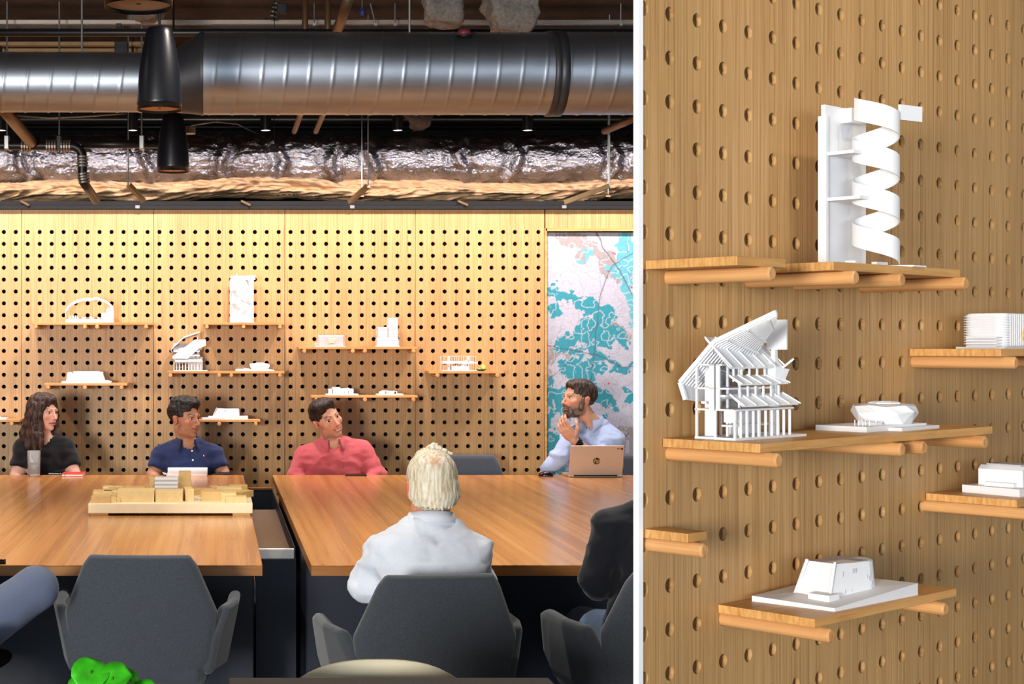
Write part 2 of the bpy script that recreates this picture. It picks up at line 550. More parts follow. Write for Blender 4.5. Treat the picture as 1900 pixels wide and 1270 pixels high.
CEIL = 3.46
struct('floor', MB().box(-4.6, 7.0, -7.6, 11.0, -.1, 0), 'floor', label='dark blue-grey carpet floor under the table')
struct('ceiling', MB().box(-4.6, 7.0, -7.6, 11.0, CEIL, CEIL + .15), 'ceil', label='dark exposed ceiling deck above the ducts')
struct('wall_rear', MB().box(-4.6, 7.0, 10.9, 11.0, 0, CEIL), 'darkwall', label='black wall behind the foil-wrapped duct')
struct('wall_left', MB().box(-4.6, -4.5, -.6, 10.9, 0, CEIL), 'paint', label='off-white wall along the left side of the room')
struct('wall_right', MB().box(6.9, 7.0, -7.6, 10.9, 0, CEIL), 'paint', label='off-white wall along the right side of the room')
wf = MB()
for i in range(9): wf.box(-4.5 + i * 1.42 - .03, -4.5 + i * 1.42 + .03, -7.6, -7.5, 0, CEIL)
for z in (0, .42, 2.98): wf.box(-4.5, 6.9, -7.6, -7.5, z, z + .07)
struct('window_1', wf, 'black', label='black framed glazing at the far side behind the viewer')
wf = MB()
for y in (-.65, -2.3, -4.0, -5.7, -7.5): wf.box(-4.6, -4.5, y, y + .06, 0, CEIL)
for z in (0, .42, 2.98): wf.box(-4.6, -4.5, -7.5, -.6, z, z + .07)
struct('window_2', wf, 'black', label='black framed glazing on the left side behind the viewer')

def peg_panel(x0, x1, z0, z1, hx, hz, r, th, seg=16):
    """board in the x-z plane, front at y = 0, with real round holes of depth th"""
    m = MB(); V = []; Fc = []
    hx = sorted(hx); hz = sorted(hz)
    gx = [x0] + [(a + b) / 2 for a, b in zip(hx, hx[1:])] + [x1]
    dz = hz[1] - hz[0]
    zb, zt = hz[0] - dz / 2, hz[-1] + dz / 2
    gz = [zb] + [(a + b) / 2 for a, b in zip(hz, hz[1:])] + [zt]
    def quad(a, b, c, d): n = len(V); V.extend((a, b, c, d)); Fc.append((n, n + 1, n + 2, n + 3))
    if z0 < zb: quad((x0, 0, z0), (x1, 0, z0), (x1, 0, zb), (x0, 0, zb))
    if z1 > zt: quad((x0, 0, zt), (x1, 0, zt), (x1, 0, z1), (x0, 0, z1))
    q4 = seg // 4
    for i, cx_ in enumerate(hx):
        for j, cz in enumerate(hz):
            a0, a1, b0, b1 = gx[i], gx[i + 1], gz[j], gz[j + 1]
            n = len(V)
            V.extend([(a1, 0, b1), (a0, 0, b1), (a0, 0, b0), (a1, 0, b0)])
            for k in range(seg):
                t = 2 * PI * k / seg; V.append((cx_ + r * math.cos(t), 0, cz + r * math.sin(t)))
            for k in range(seg):
                t = 2 * PI * k / seg; V.append((cx_ + r * math.cos(t), th, cz + r * math.sin(t)))
            c = lambda k: n + 4 + k % seg
            for qd in range(4):
                for k in range(qd * q4, (qd + 1) * q4): Fc.append((n + qd, c(k + 1), c(k)))
            # joins between corners, through the axis points
            Fc.append((n + 0, n + 1, c(q4))); Fc.append((n + 1, n + 2, c(2 * q4))); Fc.append((n + 2, n + 3, c(3 * q4))); Fc.append((n + 3, n + 0, c(0)))
            for k in range(seg):
                Fc.append((c(k), c(k + 1), n + 4 + seg + (k + 1) % seg, n + 4 + seg + k))
    # edges of the board
    for a, b in (((x0, z0), (x1, z0)), ((x1, z0), (x1, z1)), ((x1, z1), (x0, z1)), ((x0, z1), (x0, z0))):
        quad((a[0], 0, a[1]), (b[0], 0, b[1]), (b[0], th, b[1]), (a[0], th, a[1]))
    m.v = V; m.f = Fc
    return m

# ---- back wall: dark backing with oak peg panels in front of it
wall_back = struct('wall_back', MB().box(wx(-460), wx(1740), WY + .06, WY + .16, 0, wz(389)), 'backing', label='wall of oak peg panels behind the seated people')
SP = 22.15 * K
hz = [wz(430.7 + 22.1 * i) for i in range(28)]
for pi, e0 in enumerate((-446.5, -203.2, 40.2, 284.8, 528.2, 770.6)):
    e1 = (-203.2, 40.2, 284.8, 528.2, 770.6, 1010.2)[pi]
    c = (e0 + e1) / 2; sp = (e1 - e0) / 11 if pi < 5 else 21.75
    hx = [wx(c + (i - 5) * sp) for i in range(11)]
    pm = peg_panel(wx(e0) + .0016, wx(e1) - .0016, .005, wz(389.5), hx, hz, .0137, .03)
    # each panel carries its own grain: shift the mesh, place the object
    o = pm.build('panel', 'oak', wall_back, fix=True)
    o.location = (0, WY, 0)
# header above the map and lining around the map's recess
quick('header_panel', 'oak', wall_back, (wx(1012), wx(1500), WY, WY + .03, wz(424), wz(389.5)))
quick('recess_lining', 'oak_board', wall_back, (wx(1010.6), wx(1014.5), WY - .006, WY + .045, .005, wz(424)),
      (wx(1012), wx(1500), WY - .006, WY + .045, wz(429), wz(424)))
# plain panel right of the map, hidden from here by the near partition
quick('panel', 'oak', wall_back, (wx(1500), wx(1740), WY, WY + .03, .005, wz(389.5)))

# ---- the map print in its recess
def make_map():
    x0, x1, z0, z1 = wx(1014.5), wx(1500), .25, wz(430)
    step = .0036
    nx, nz = int((x1 - x0) / step), int((z1 - z0) / step)
    xs = np.linspace(x0, x1, nx + 1); zs = np.linspace(z0, z1, nz + 1)
    X, Z = np.meshgrid(xs, zs, indexing='ij')
    px = X / K + CX; py = HY - (Z - CAMH) / K            # where on the sheet, in its own print units
    p3 = np.stack([px, py, px * 0], -1)
    wob = (fbm(p3, .05, 4) - .47) * 46; wob2 = (fbm(p3, .05, 4, 31.) - .47) * 46
    X2 = px + wob; Y2 = py + wob2
    white = np.array(lin((176, 176, 187))); teal = np.array(lin((46, 138, 152))); teal2 = np.array(lin((92, 166, 178))); taupe = np.array(lin((150, 141, 140)))
    col = np.broadcast_to(white, X.shape + (3,)).copy()
    def seg(ax, ay, bx, by):
        ex, ey = bx - ax, by - ay; t = np.clip(((X2 - ax) * ex + (Y2 - ay) * ey) / (ex * ex + ey * ey), 0, 1)
        return np.hypot(X2 - ax - t * ex, Y2 - ay - t * ey)
    # built-up (taupe) ground
    for (ax, ay, bx, by, r) in ((1058, 430, 1095, 465, 22), (1118, 470, 1150, 520, 14), (1150, 605, 1172, 630, 10), (1022, 665, 1055, 640, 16), (1015, 690, 1020, 700, 10), (1170, 800, 1180, 850, 14)):
        col[seg(ax, ay, bx, by) < r] = taupe
    rich = fbm(p3, .11, 3, 60.)
    for (ax, ay, bx, by, r, c) in (
        (1168, 430, 1150, 510, 17, teal2), (1160, 500, 1172, 560, 15, teal2), (1080, 475, 1095, 478, 6, teal2), (1020, 538, 1060, 555, 9, teal), (1060, 552, 1095, 570, 11, teal), (1035, 575, 1018, 580, 6, teal),
        (1092, 565, 1120, 590, 15, teal), (1120, 585, 1060, 640, 17, teal), (1085, 625, 1130, 600, 16, teal), (1110, 600, 1122, 545, 5, teal), (1130, 600, 1165, 640, 9, teal), (1048, 618, 1040, 640, 8, teal),
        (1095, 640, 1150, 610, 12, teal), (1062, 680, 1090, 700, 16, teal), (1105, 655, 1112, 690, 8, teal), (1140, 690, 1170, 680, 7, teal), (1085, 700, 1060, 730, 14, teal), (1025, 720, 1050, 745, 13, teal),
        (1018, 735, 1022, 830, 10, teal), (1030, 770, 1060, 760, 9, teal), (1080, 725, 1120, 730, 11, teal), (1110, 725, 1135, 760, 9, teal), (1168, 732, 1176, 742, 7, teal), (1030, 800, 1040, 850, 9, teal),
        (1020, 850, 1050, 890, 12, teal), (1060, 655, 1180, 690, 4, teal), (1172, 560, 1180, 590, 10, teal2), (1200, 470, 1260, 560, 24, teal2), (1240, 600, 1300, 700, 26, teal), (1330, 500, 1400, 640, 22, teal),
        (1210, 760, 1300, 820, 20, teal), (1350, 720, 1460, 800, 24, teal)):
        d = seg(ax, ay, bx, by) + (rich - .45) * 22
        col[d < r] = c
    # pale streams inside the teal, roads over all
    def lines(scale, off, width, shade, mode):
        n = fbm(p3, scale, 3, off); g = np.abs(n - .45); gx, gy = np.gradient(n); gm = np.hypot(gx, gy) + 1e-4
        m = np.clip(1 - g / (gm * width), 0, 1)[..., None]
        return m
    istl = (col[..., 0] < .35)[..., None]
    m = lines(.08, 12., 1.2, 1, 0) * istl; col = col * (1 - m) + np.array(lin((184, 190, 196))) * m
    for sc_, of_, st in ((.045, 5., .30), (.03, 44., .34), (.07, 81., .22), (.10, 17., .16)):
        m = lines(sc_, of_, .9, 0, 0) * st; col = col * (1 - m) + np.array(lin((92, 92, 98))) * m
    grid = ((np.abs((px * .98 + py * .05) % 9.5) < .9) | (np.abs((py - px * .04) % 11.0) < .9)) & (fbm(p3, .02, 2, 9.) > .42)
    col[grid & ~istl[..., 0]] *= .93
    def road(pts, wd, st):
        nonlocal col
        for (ax, ay), (bx, by) in zip(pts, pts[1:]):
            ex, ey = bx - ax, by - ay; Xs = px + (wob * .12); Ys = py + wob2 * .12
            t = np.clip(((Xs - ax) * ex + (Ys - ay) * ey) / (ex * ex + ey * ey), 0, 1)
            mm = (np.clip(1.4 - np.hypot(Xs - ax - t * ex, Ys - ay - t * ey) / wd, 0, 1) * st)[..., None]
            col = col * (1 - mm) + np.array(lin((74, 76, 84))) * mm
    road([(1108, 430), (1126, 465), (1150, 500), (1176, 545)], 1.3, .8)
    road([(1176, 470), (1140, 492), (1128, 515), (1118, 545), (1110, 600), (1108, 640), (1100, 700), (1090, 760)], 1.1, .7)
    road([(1018, 640), (1070, 652), (1110, 660), (1150, 680), (1180, 682)], 1.2, .7)
    road([(1014, 712), (1050, 680), (1090, 640), (1112, 600)], 1.0, .5)
    road([(1170, 805), (1150, 830), (1130, 870)], 1.2, .7)
    red = np.array(lin((206, 44, 60)))
    for (rx_, ry_) in ((1110, 436), (1141, 469), (1144, 471), (1168, 466), (1131, 503), (1175, 533), (1023, 644), (1163, 821), (1162, 832), (1132, 712)):
        col[np.hypot(px - rx_, py - ry_) < 1.6] = red
    col[(px > 1155) & (py > 812) & (px < 1182) & ~((px < 1170) & (py > 820) & (py < 840))] = np.array(lin((150, 148, 152)))
    col[(px > 1159) & (px < 1170) & (py > 818) & (py < 842)] = white * .98
    for (rx_, ry_) in ((1163, 822), (1162, 832)): col[np.hypot(px - rx_, py - ry_) < 1.8] = red
    V = np.stack([X, np.full_like(X, 0), Z], -1).reshape(-1, 3)
    I = np.arange((nx + 1) * (nz + 1)).reshape(nx + 1, nz + 1)
    Q = np.stack([I[:-1, :-1], I[1:, :-1], I[1:, 1:], I[:-1, 1:]], -1).reshape(-1, 4)
    root = thing('wall_map', 'tall teal and white printed town map set into the oak wall', 'map', (0, WY + .036, 0))
    me = np_mesh('print', V, Q, np.clip(col.reshape(-1, 3), 0, 1))
    link('print', me, attr_mat('map_print', .6, .3), root)
    quick('board', 'paper', root, (x0, x1, .003, .022, z0, z1))
    quick('top_rail', 'black', root, (x0, x1, -.012, .018, z1 - .004, z1 + .010))
make_map()

# ---- black double rail on top of the peg wall, with its small clips
rail = thing('ceiling_rail', 'black double rail running along the top of the oak wall', 'rail', (0, WY, wz(389)))
quick('rail_channel', 'darkwall', rail, (wx(-460), wx(1740), -.05, .02, .0, .022))
quick('rail_channel', 'darkwall', rail, (wx(-460), wx(1740), -.02, .09, .026, .052))
quick('rail_backplate', 'darkwall', rail, (wx(-460), wx(1740), .03, .07, .0, .055))
for q in (256, 652, 1043):
    quick('clip', 'pot', rail, (wx(q - 4), wx(q + 4), -.06, -.05, .002, .022))
for q in (48, 456, 857):
    MB().bar((wx(q - 8), -.03, .052), (wx(q + 8), -.075, .022), .012).build('brace', 'brass_gold_lit', rail)

# ---- near peg partition (its near end is the white edge)
PO = Vector((.72219, 2.55319, 0))                        # where its face meets the white edge
PD = Vector((.7797331, .62611204, 0)); PN = Vector((.62611204, -.7797331, 0))
PA = math.atan2(PD.y, PD.x)
PS, PZ = .08084, .07580
prow = lambda k: 1.0272 + PZ * k
part = bpy.data.objects.new('wall_partition', None); COL.objects.link(part)
part.location = PO; part.rotation_euler = (0, 0, PA)
tag(part, 'near oak peg partition with dark-backed round holes and a white end', kind='structure')
PH = 2.62
hz = [prow(k) for k in range(-13, 21)]
s0 = .0779
o = peg_panel(-.0108, .8436, .0, PH, [.0035] + [s0 + PS * i for i in range(10)], hz, .0128, .009, 28).build('panel', 'oak', part)
o = peg_panel(.8466, 1.735, .0, PH, [s0 + PS * (10 + i) for i in range(11)], hz, .0128, .009, 28).build('panel', 'oak', part)
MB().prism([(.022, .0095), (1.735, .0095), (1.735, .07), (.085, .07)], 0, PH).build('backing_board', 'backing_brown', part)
quick('joint_strip', 'oak_board', part, (.8436, .8466, .004, .009, 0, PH))
tr = MB()
tr.box(-.0125, .0, -.0015, .0, 0, PH); tr.box(-.0125, -.0108, .0, .009, 0, PH)
tr.build('end_trim', 'white_trim', part)
quick('foot_plate', 'black', part, (.1, .2, -.0, .32, 0, .012), (1.5, 1.6, -.0, .32, 0, .012))

# ================================================================== services under the ceiling
def spiral_duct():
    Y = 7.0; zc = CAMH + (HY - 137) * Y / F; R1 = 75.5 * Y / F; zc2 = CAMH + (HY - 153) * Y / F; R0 = 55 * Y / F
    root = thing('spiral_duct', 'large bare spiral-seam steel duct with a reducer, crossing under the ceiling', 'duct', (0, Y, zc))
    def tubing(x0, x1, R, dz, pitch, name):
        n = int((x1 - x0) / .0055); seg = 72
        xs = np.linspace(x0, x1, n + 1); th = np.arange(seg) * 2 * PI / seg
        X, T = np.meshgrid(xs, th, indexing='ij')
        ph = (X / pitch + T / (2 * PI)) % 1.0
        r = R + .0030 * np.exp(-((ph - .5) * pitch / .0045) ** 2)
        V = np.stack([X, r * np.cos(T), r * np.sin(T) + dz], -1).reshape(-1, 3)
        I = np.arange((n + 1) * seg).reshape(n + 1, seg); J = np.roll(I, -1, 1)
        Q = np.stack([I[:-1], I[1:], J[1:], J[:-1]], -1).reshape(-1, 4)
        link(name, np_mesh(name, V, Q), 'steel', root)
    xr = (375 - CX) * Y / F; xl = (318 - CX) * Y / F
    tubing(xr, 4.6, R1, 0, .107, 'duct_run'); tubing(-3.6, xl, R0, zc2 - zc, .107, 'duct_run')
    m = MB(); rows = []
    for t, (x, R, dz) in enumerate(((xl, R0, zc2 - zc), (xr - .01, R1, 0), (xr, R1 + .004, 0), (xr + .006, R1 + .004, 0))):
        rows.append([(x, R * math.cos(a * PI / 24), R * math.sin(a * PI / 24) + dz) for a in range(48)])
    m.sheet(rows, True).build('reducer', 'steelband', root, smooth=True)
    for x in ((1028 - CX) * Y / F,):
        rows = [[(x + e, (R1 + q) * math.cos(a * PI / 24), (R1 + q) * math.sin(a * PI / 24)) for a in range(48)] for e, q in ((-.034, .002), (-.032, .008), (-.006, .008), (-.003, .004), (.0, .008), (.032, .008), (.034, .002))]
        MB().sheet(rows, True).build('coupling_band', 'steelband', root, smooth=True)
    for x in (-2.2, -.62, .9, 2.6, 4.0):
        MB().tube([(x, 0, 0), (x, 0, CEIL - zc)], .005, 8).build('hanger_rod', 'zinc', root)
spiral_duct()

def foil_duct():
    Y = 10.06; zc = CAMH + (HY - 299) * Y / F
    root = thing('foil_wrapped_duct', 'crinkled silver foil-wrapped duct above the oak wall', 'duct', (0, Y, zc))
    n = 900; seg = 84
    xs = np.linspace(-3.9, 4.6, n + 1); th = np.arange(seg) * 2 * PI / seg
    X, T = np.meshgrid(xs, th, indexing='ij')
    p = np.stack([X * 1.0, np.cos(T) * .9, np.sin(T) * .9], -1)
    rz = .176; ry = .21
    lump = (fbm(p, 1.6, 3) - .45) * .03
    cr = np.abs(fbm(p * np.array([1, .55, .55]), 9, 4, 3.) - .47) * -.040 + np.abs(fbm(p, 26, 3, 9.) - .44) * -.028
    near = np.zeros_like(X)
    for xb in (-3.4, -2.6, -1.9, -1.25, -.45, .05, .41, .78, 1.02, 1.62, 1.95, 2.6, 3.3, 4.0):
        wobble = xb + .03 * np.sin(T * 3 + xb * 9) + (fbm(p, 4, 2, xb) - .37) * .06
        g = np.exp(-((X - wobble) / .028) ** 2)
        near += .022 * g - .018 * np.exp(-((X - wobble - .06) / .03) ** 2) - .014 * np.exp(-((X - wobble + .06) / .03) ** 2)
    r = 1 + (lump + cr + near) / .18
    V = np.stack([X + (fbm(p, 12, 2, 4.) - .37) * .02, ry * r * np.cos(T), rz * r * np.sin(T)], -1).reshape(-1, 3)
    I = np.arange((n + 1) * seg).reshape(n + 1, seg); J = np.roll(I, -1, 1)
    Q = np.stack([I[:-1], I[1:], J[1:], J[:-1]], -1).reshape(-1, 4)
    link('foil_wrap', np_mesh('foil_wrap', V, Q), 'foil', root)
    # sagging insulation under it
    zb = CAMH + (HY - 354) * Y / F - zc
    lump = (fbm(p, 2.2, 3, 50.) - .45) * .10; cr = np.abs(fbm(p * np.array([1.3, .22, .22]) + p[..., 1:2] * np.array([.5, 0, 0]), 6, 3, 23.) - .47) * -.11
    sag = .012 * np.sin(X * 5.1) + .010 * np.sin(X * 2.3 + 1)
    r = 1 + (lump + cr) / .10
    V = np.stack([X, .235 * r * np.cos(T), .068 * r * np.sin(T) + zb + sag], -1).reshape(-1, 3)
    link('insulation_sag', np_mesh('insulation_sag', V, Q), 'foilmatte', root)
    for x in (-2.0, .95, 2.55, 4.1):
        MB().tube([(x, -.26, zb - .05), (x, -.26, CEIL - zc)], .004, 8).build('hanger_rod', 'zinc', root)
        MB().bar((x, -.26, zb - .062), (x, .26, zb - .062), .03, .012).build('trapeze_bar', 'brass_gold_lit', root)
foil_duct()

# thin rods and diagonal struts in front of the foil duct
for i, (x, y0, y1, Z) in enumerate(((238, 205, 342, 8.9), (683, 213, 345, 8.9), (1131, 213, 345, 8.9))):
    a = P(x, y1, Z); t = thing('threaded_rod', ('left', 'middle', 'right')[i] + 'most of the three thin steel rods hanging in front of the foil duct', 'rod', a)
    if i == 1: t['label'] = 'middle one of three thin steel rods hanging in front of the foil duct'
    MB().tube([(0, 0, 0), (0, 0, CEIL - a.z)], .004, 8).build('rod', 'zinc', t)
    dx = (.085, -.10, -.24)[i]
    MB().bar((0, 0, 0), (dx, .11, -.088), .026).build('strut', 'brass_gold_lit', t)

def sprinkler_main():
    Z = 8.55
    a = P(-700, 266, Z); root = thing('sprinkler_pipe', 'black sprinkler pipe with grooved couplings and an elbow dropping to the wall', 'pipe', P(0, 266, Z))
    o0 = P(0, 266, Z)
    L = lambda x, y, dz=0: tuple(P(x, y, Z + dz) - o0)
    MB().tube([L(-900, 270), L(0, 270), L(128, 271), L(138, 272), L(147, 277), L(152, 286), L(153, 296), L(153, 330), L(155, 338), L(160, 346, .05), L(178, 372, .25)],
              [.026] * 11, 16).build('pipe_run', 'blackpipe', root, smooth=True)
    MB().tube([L(152, 268, .05), L(300, 268, .12)], .024, 14).build('branch_pipe', 'blackpipe', root, smooth=True)
    for (x0, y0, x1, y1) in ((40, 271, 60, 271), (86, 271, 106, 271), (113, 271, 133, 271), (153, 290, 153, 312), (154, 322, 157, 342), (352, 235, 352, 250)):
        m = MB()
        for k in range(4):
            t0, t1 = k / 4, (k + .6) / 4
            m.tube([L(x0 + (x1 - x0) * t0, y0 + (y1 - y0) * t0), L(x0 + (x1 - x0) * t1, y0 + (y1 - y0) * t1)], .034, 14)
        m.build('grooved_coupling', 'conduit', root)
    for x in (13, 110, 263):
        MB().tube([L(x, 262), L(x, -100)], .005, 8).build('hanger_rod', 'zinc', root)
        MB().box(L(x, 0)[0] - .014, L(x, 0)[0] + .014, -.03, .03, L(0, 278)[2], L(0, 252)[2]).build('hanger_clevis', 'zinc' if x != 110 else 'blackpipe', root, bevel=.004)
sprinkler_main()

def tube_thing(name, label, cat, pts, r, mat, seg=14, extra=None):
    t = thing(name, label, cat, pts[0])
    MB().tube([Vector(q) - Vector(pts[0]) for q in pts], r, seg).build('pipe_run' if 'pipe' in name or 'conduit' in name else 'bar', mat, t, smooth=True)
    return t
tube_thing('bronze_pipe', 'bronze-brown pipe slanting down behind the small spiral duct at far left', 'pipe', [P(-30, 160, 7.6), P(58, 264, 8.5)], .033, 'pipe')
tube_thing('bronze_pipe', 'short dark pipe slanting up from the spiral duct to the ceiling', 'pipe', [P(624, 62, 7.4), P(648, -5, 7.0)], .026, 'pipe')
t = tube_thing('bronze_pipe', 'dark pipe poking out at the right above the foil duct', 'pipe', [P(1122, 243, 8.8), P(1190, 214, 8.1)], .022, 'pipe')
q = P(1190, 214, 8.1); MB().tube([q - P(1122, 243, 8.8), Vector((q.x, q.y, CEIL)) - P(1122, 243, 8.8)], .005, 8).build('hanger_rod', 'zinc', t)
tube_thing('bronze_pipe', 'thin brown pipe slanting under the spiral duct, left of the two', 'pipe', [P(546, 244, 9.2), P(560, 205, 8.4), P(563, 198, 8.2), P(566, 60, 8.2), P(566, -40, 8.2)], .017, 'pipe')
tube_thing('bronze_pipe', 'thin brown pipe slanting under the spiral duct, right of the two', 'pipe', [P(586, 244, 9.2), P(602, 205, 8.4), P(605, 198, 8.2), P(608, 60, 8.2), P(608, -40, 8.2)], .017, 'pipe')
def xbar(name, label, cat, px0, px1, y, Z, h, mat, d=.05):
    a = P(px0, y, Z); b = P(px1, y, Z)
    t = thing(name, label, cat, a)
    hh = h * Z / F / 2
    MB().box(0, b.x - a.x, -d / 2, d / 2, -hh, hh).build('bar', mat, t, bevel=.004)
    return t
xbar('strut_channel', 'pale galvanised channel crossing just under the ceiling', 'channel', -900, 1900, 42, 8.7, 9, 'conduit')
xbar('strut_channel', 'black channel running below the pale one under the ceiling', 'channel', -900, 1900, 51, 8.75, 7, 'black')
tube_thing('black_pipe', 'long black pipe running along the top of the spiral duct', 'pipe', [P(-900, 61, 7.9), P(1900, 61, 7.9)], .020, 'blackpipe')
xbar('strut_channel', 'upper gold-lit channel above the small duct at far left', 'channel', -900, 300, 82, 9.0, 8, 'brass_gold_lit')  # warm light on this channel and the next is put into their brass tone
xbar('strut_channel', 'lower gold-lit channel above the small duct at far left', 'channel', -900, 300, 94, 9.1, 7, 'brass_gold_lit')
tube_thing('black_pipe', 'dark pipe crossing between the spiral duct and the foil duct', 'pipe', [P(-900, 222, 10.2), P(1900, 222, 10.2)], .014, 'conduit')
tube_thing('black_pipe', 'dark lower pipe close behind the foil duct', 'pipe', [P(-900, 236, 10.5), P(1900, 236, 10.5)], .02, 'blackpipe')
tube_thing('conduit_cable', 'pale cable sagging under the small duct at left', 'cable', [P(30, 214, 9.0), P(90, 219, 9.0), P(160, 216, 9.0), P(235, 210, 9.0)], .006, 'conduit', 8)
tube_thing('conduit_cable', 'dark cable arching over the foil duct at centre', 'cable', [P(355, 233, 9.5), P(400, 226, 9.5), P(440, 230, 9.6), P(478, 249, 9.95)], .005, 'conduit', 8)

# black boxes on the channels
for (x0, x1, y0, y1, Z, lab) in ((213, 238, 78, 99, 8.6, 'black box clamped on the gold-lit channel at left'), (216, 226, 45, 52, 8.6, 'tiny black clip on the pale channel above the small duct'), (514, 532, 8, 26, 8.45, 'black junction box near the ceiling beside a flexible conduit')):
    a = P(x0, y1, Z); b = P(x1, y0, Z)
    t = thing('junction_box', lab, 'box', a)
    MB().box(0, b.x - a.x, -.03, .03, 0, b.z - a.z).build('housing', 'black', t, bevel=.003)
    MB().box(.004, b.x - a.x - .004, -.033, -.03, .004, b.z - a.z - .004).build('cover', 'blacksatin', t)

def lumps(name, label, spec, Z):
    """sprayed fireproofing on a dropped beam"""
    lo = P(spec[0], spec[3], Z); hi = P(spec[1], spec[2], Z)
    c = (lo + hi) / 2; w2 = (hi.x - lo.x) / 2; h2 = (hi.z - lo.z) / 2
    xs = np.arange(-w2 - .12, w2 + .12, .016); ys = np.arange(-.22, .22, .016); zs = np.arange(-h2 - .1, h2 + .1, .016)
    f_ = Field(xs, ys, zs)
    def fn(p):
        k_ = (p[..., 2] + h2) / (2 * h2); ww = w2 * (.62 + .36 * np.clip(k_, 0, 1)) + (fbm(p, 5, 2, w2 * 50) - .37) * .12
        q = np.stack([np.abs(p[..., 0]) - ww, np.abs(p[..., 1]) - .10, np.abs(p[..., 2]) - h2], -1) + .03
        return np.linalg.norm(np.maximum(q, 0), axis=-1) + np.minimum(q.max(-1), 0) - .03
    f_.put(fn, (-w2 - .1, -.15, -h2), (w2 + .1, .15, h2), .005)
    V, Q = f_.net(); N = normals(V, Q)
    V = V + N * ((fbm(V, 16, 5) - .47) * .09)[:, None]
    t = thing(name, label, 'beam', c)
    link('coating', np_mesh('coating', V, Q), 'fireproof', t)
    MB().box(-.03, .03, -.03, .03, 0, CEIL - c.z).build('steel_core', 'black', t)
lumps('fireproofed_hanger', 'rough grey sprayed column end at ceiling, narrower of the two', (778, 872, -90, 48), 7.55)
lumps('fireproofed_hanger', 'rough pale sprayed column end at ceiling, wider one at right', (892, 1012, -90, 64), 7.55)
lumps('fireproofed_hanger', 'small rough sprayed lump showing below the big spiral duct', (748, 798, 150, 238), 9.9)
lumps('fireproofed_hanger', 'brown sprayed lump behind the hanging cord at upper left', (228, 305, -80, 36), 7.9)

# cylinder downlights that wash the oak wall
DLZ = 9.0
def downlight(px, label, py=243, Z=DLZ, power=0, target=None, at=None, ang=150, group='cylinder downlights along the oak wall', col=WARM):
    b = Vector(at) if at else P(px, py, Z)
    t = thing('cylinder_downlight', label, 'downlight', b, group=group)
    r = 10 * DLZ / F
    MB().lathe([(r * .86, .012), (r, .0), (r, .21), (r * .3, .215)], 24).build('housing', 'blacksatin', t, smooth=False, bevel=.002)
    MB().lathe([(r * .80, .004), (r * .80, .008)], 24).build('lens', 'lens', t)
    MB().tube([(0, 0, .21), (0, 0, CEIL - b.z)], .008, 8).build('stem', 'black', t)
    l = spot('downlight_beam', b + Vector((0, 0, -.012)), target or (b.x, WY, 1.5), power, col, ang, 1.0, .05)
    return t
WASH = 88
for px, lab in ((-245, 'black cylinder downlight off beyond the left edge of the wall'), (2, 'black cylinder downlight at the left edge beside the bronze pipe'), (246, 'black cylinder downlight left of the lower pendant lamp'), (493, 'black cylinder downlight beside the small hanging speaker ball'),
                (738, 'black cylinder downlight right of the sprayed lump, over the oak wall'), (979, 'rightmost black cylinder downlight, near the map')):
    downlight(px, lab, power=WASH)
downlight(1225, 'black cylinder downlight over the map beyond the partition', power=WASH)

for x, lab in ((-1.35, 'left'), (.3, 'middle'), (1.95, 'right')):  # lamps added out of view to brighten the table and city model
    downlight(0, 'added unseen downlight brightening the near half of the table, %s of three' % lab, at=(x, 5.9, 3.2), target=(x, 6.0, 0), power=160, ang=130, group='added unseen downlights brightening the table', col=(1, .92, .80))
for s_, lab in ((.35, 'nearer'), (1.1, 'farther')):
    q = PO + PD * s_ + PN * .85
    downlight(0, 'black ceiling downlight over the near partition, %s one' % lab, at=(q.x, q.y, 2.98), target=tuple(PO + PD * s_ + Vector((0, 0, 1.0))), power=20, ang=110, group='ceiling downlights over the partition', col=(1, .92, .80))

# pendant lamps in a row over the table
def pendant(px, pyb, Z, label):
    b = P(px, pyb, Z)
    t = thing('pendant_lamp', label, 'pendant lamp', b, group='black pendant lamps in a row')
    MB().lathe([(.086, .012), (.0895, .010), (.09, .0), (.0905, .03), (.088, .09), (.082, .16), (.070, .24), (.058, .30), (.052, .325), (.045, .332), (.012, .334)], 40).build('shade', 'blacksatin', t, smooth=True)
    MB().lathe([(.0855, .010), (.0855, .014)], 40).build('diffuser', 'lampface', t)
    MB().tube([(0, 0, .33), (.004, 0, CEIL - b.z)], .006, 10).build('cord', 'black', t)
    MB().lathe([(.006, .008), (.006, .0105)], 10).build('screw', 'black', t)
pendant(296, 205, 6.07, 'black bell pendant lamp in front of the spiral duct reducer')
pendant(321, 319, 8.4, 'black bell pendant lamp hanging lower, in front of the foil duct')
pendant(257, 14, 3.97, 'nearest black pendant lamp, only its underside showing at the top edge')

# little hanging ball and other bits
b = P(509, 283, 8.2); t = thing('pendant_speaker', 'small round black speaker ball hanging by a wire before the foil duct', 'speaker', b)
MB().lathe([(.008, 0), (.022, .002), (.027, .02), (.024, .038), (.012, .048), (.003, .05)], 20).build('ball', 'darkwall', t, smooth=True)
MB().tube([(0, 0, .05), (0, 0, CEIL - b.z)], .0025, 6).build('wire', 'black', t)
b = P(861, 60, 6.85); t = thing('red_valve_cap', 'small dull red cap on top of the big spiral duct', 'cap', b)
MB().lathe([(.03, -.02), (.032, 0), (.026, .012), (.0, .016)], 16).build('cap', plain('dull_red', (110, 40, 44), .5), t, smooth=True)
MB().lathe([(.034, -.024), (.034, -.016)], 16).build('collar', 'black', t)
b = P(505, 36, 8.6); t = thing('flexible_conduit', 'pale ribbed flexible conduit dropping from the ceiling at upper middle', 'conduit', b)
m = MB()
for k in range(14): m.tube([(.003 * k, 0, .012 * k), (.003 * k + .002, 0, .012 * k + .008)], .020 if k % 2 else .016, 10)
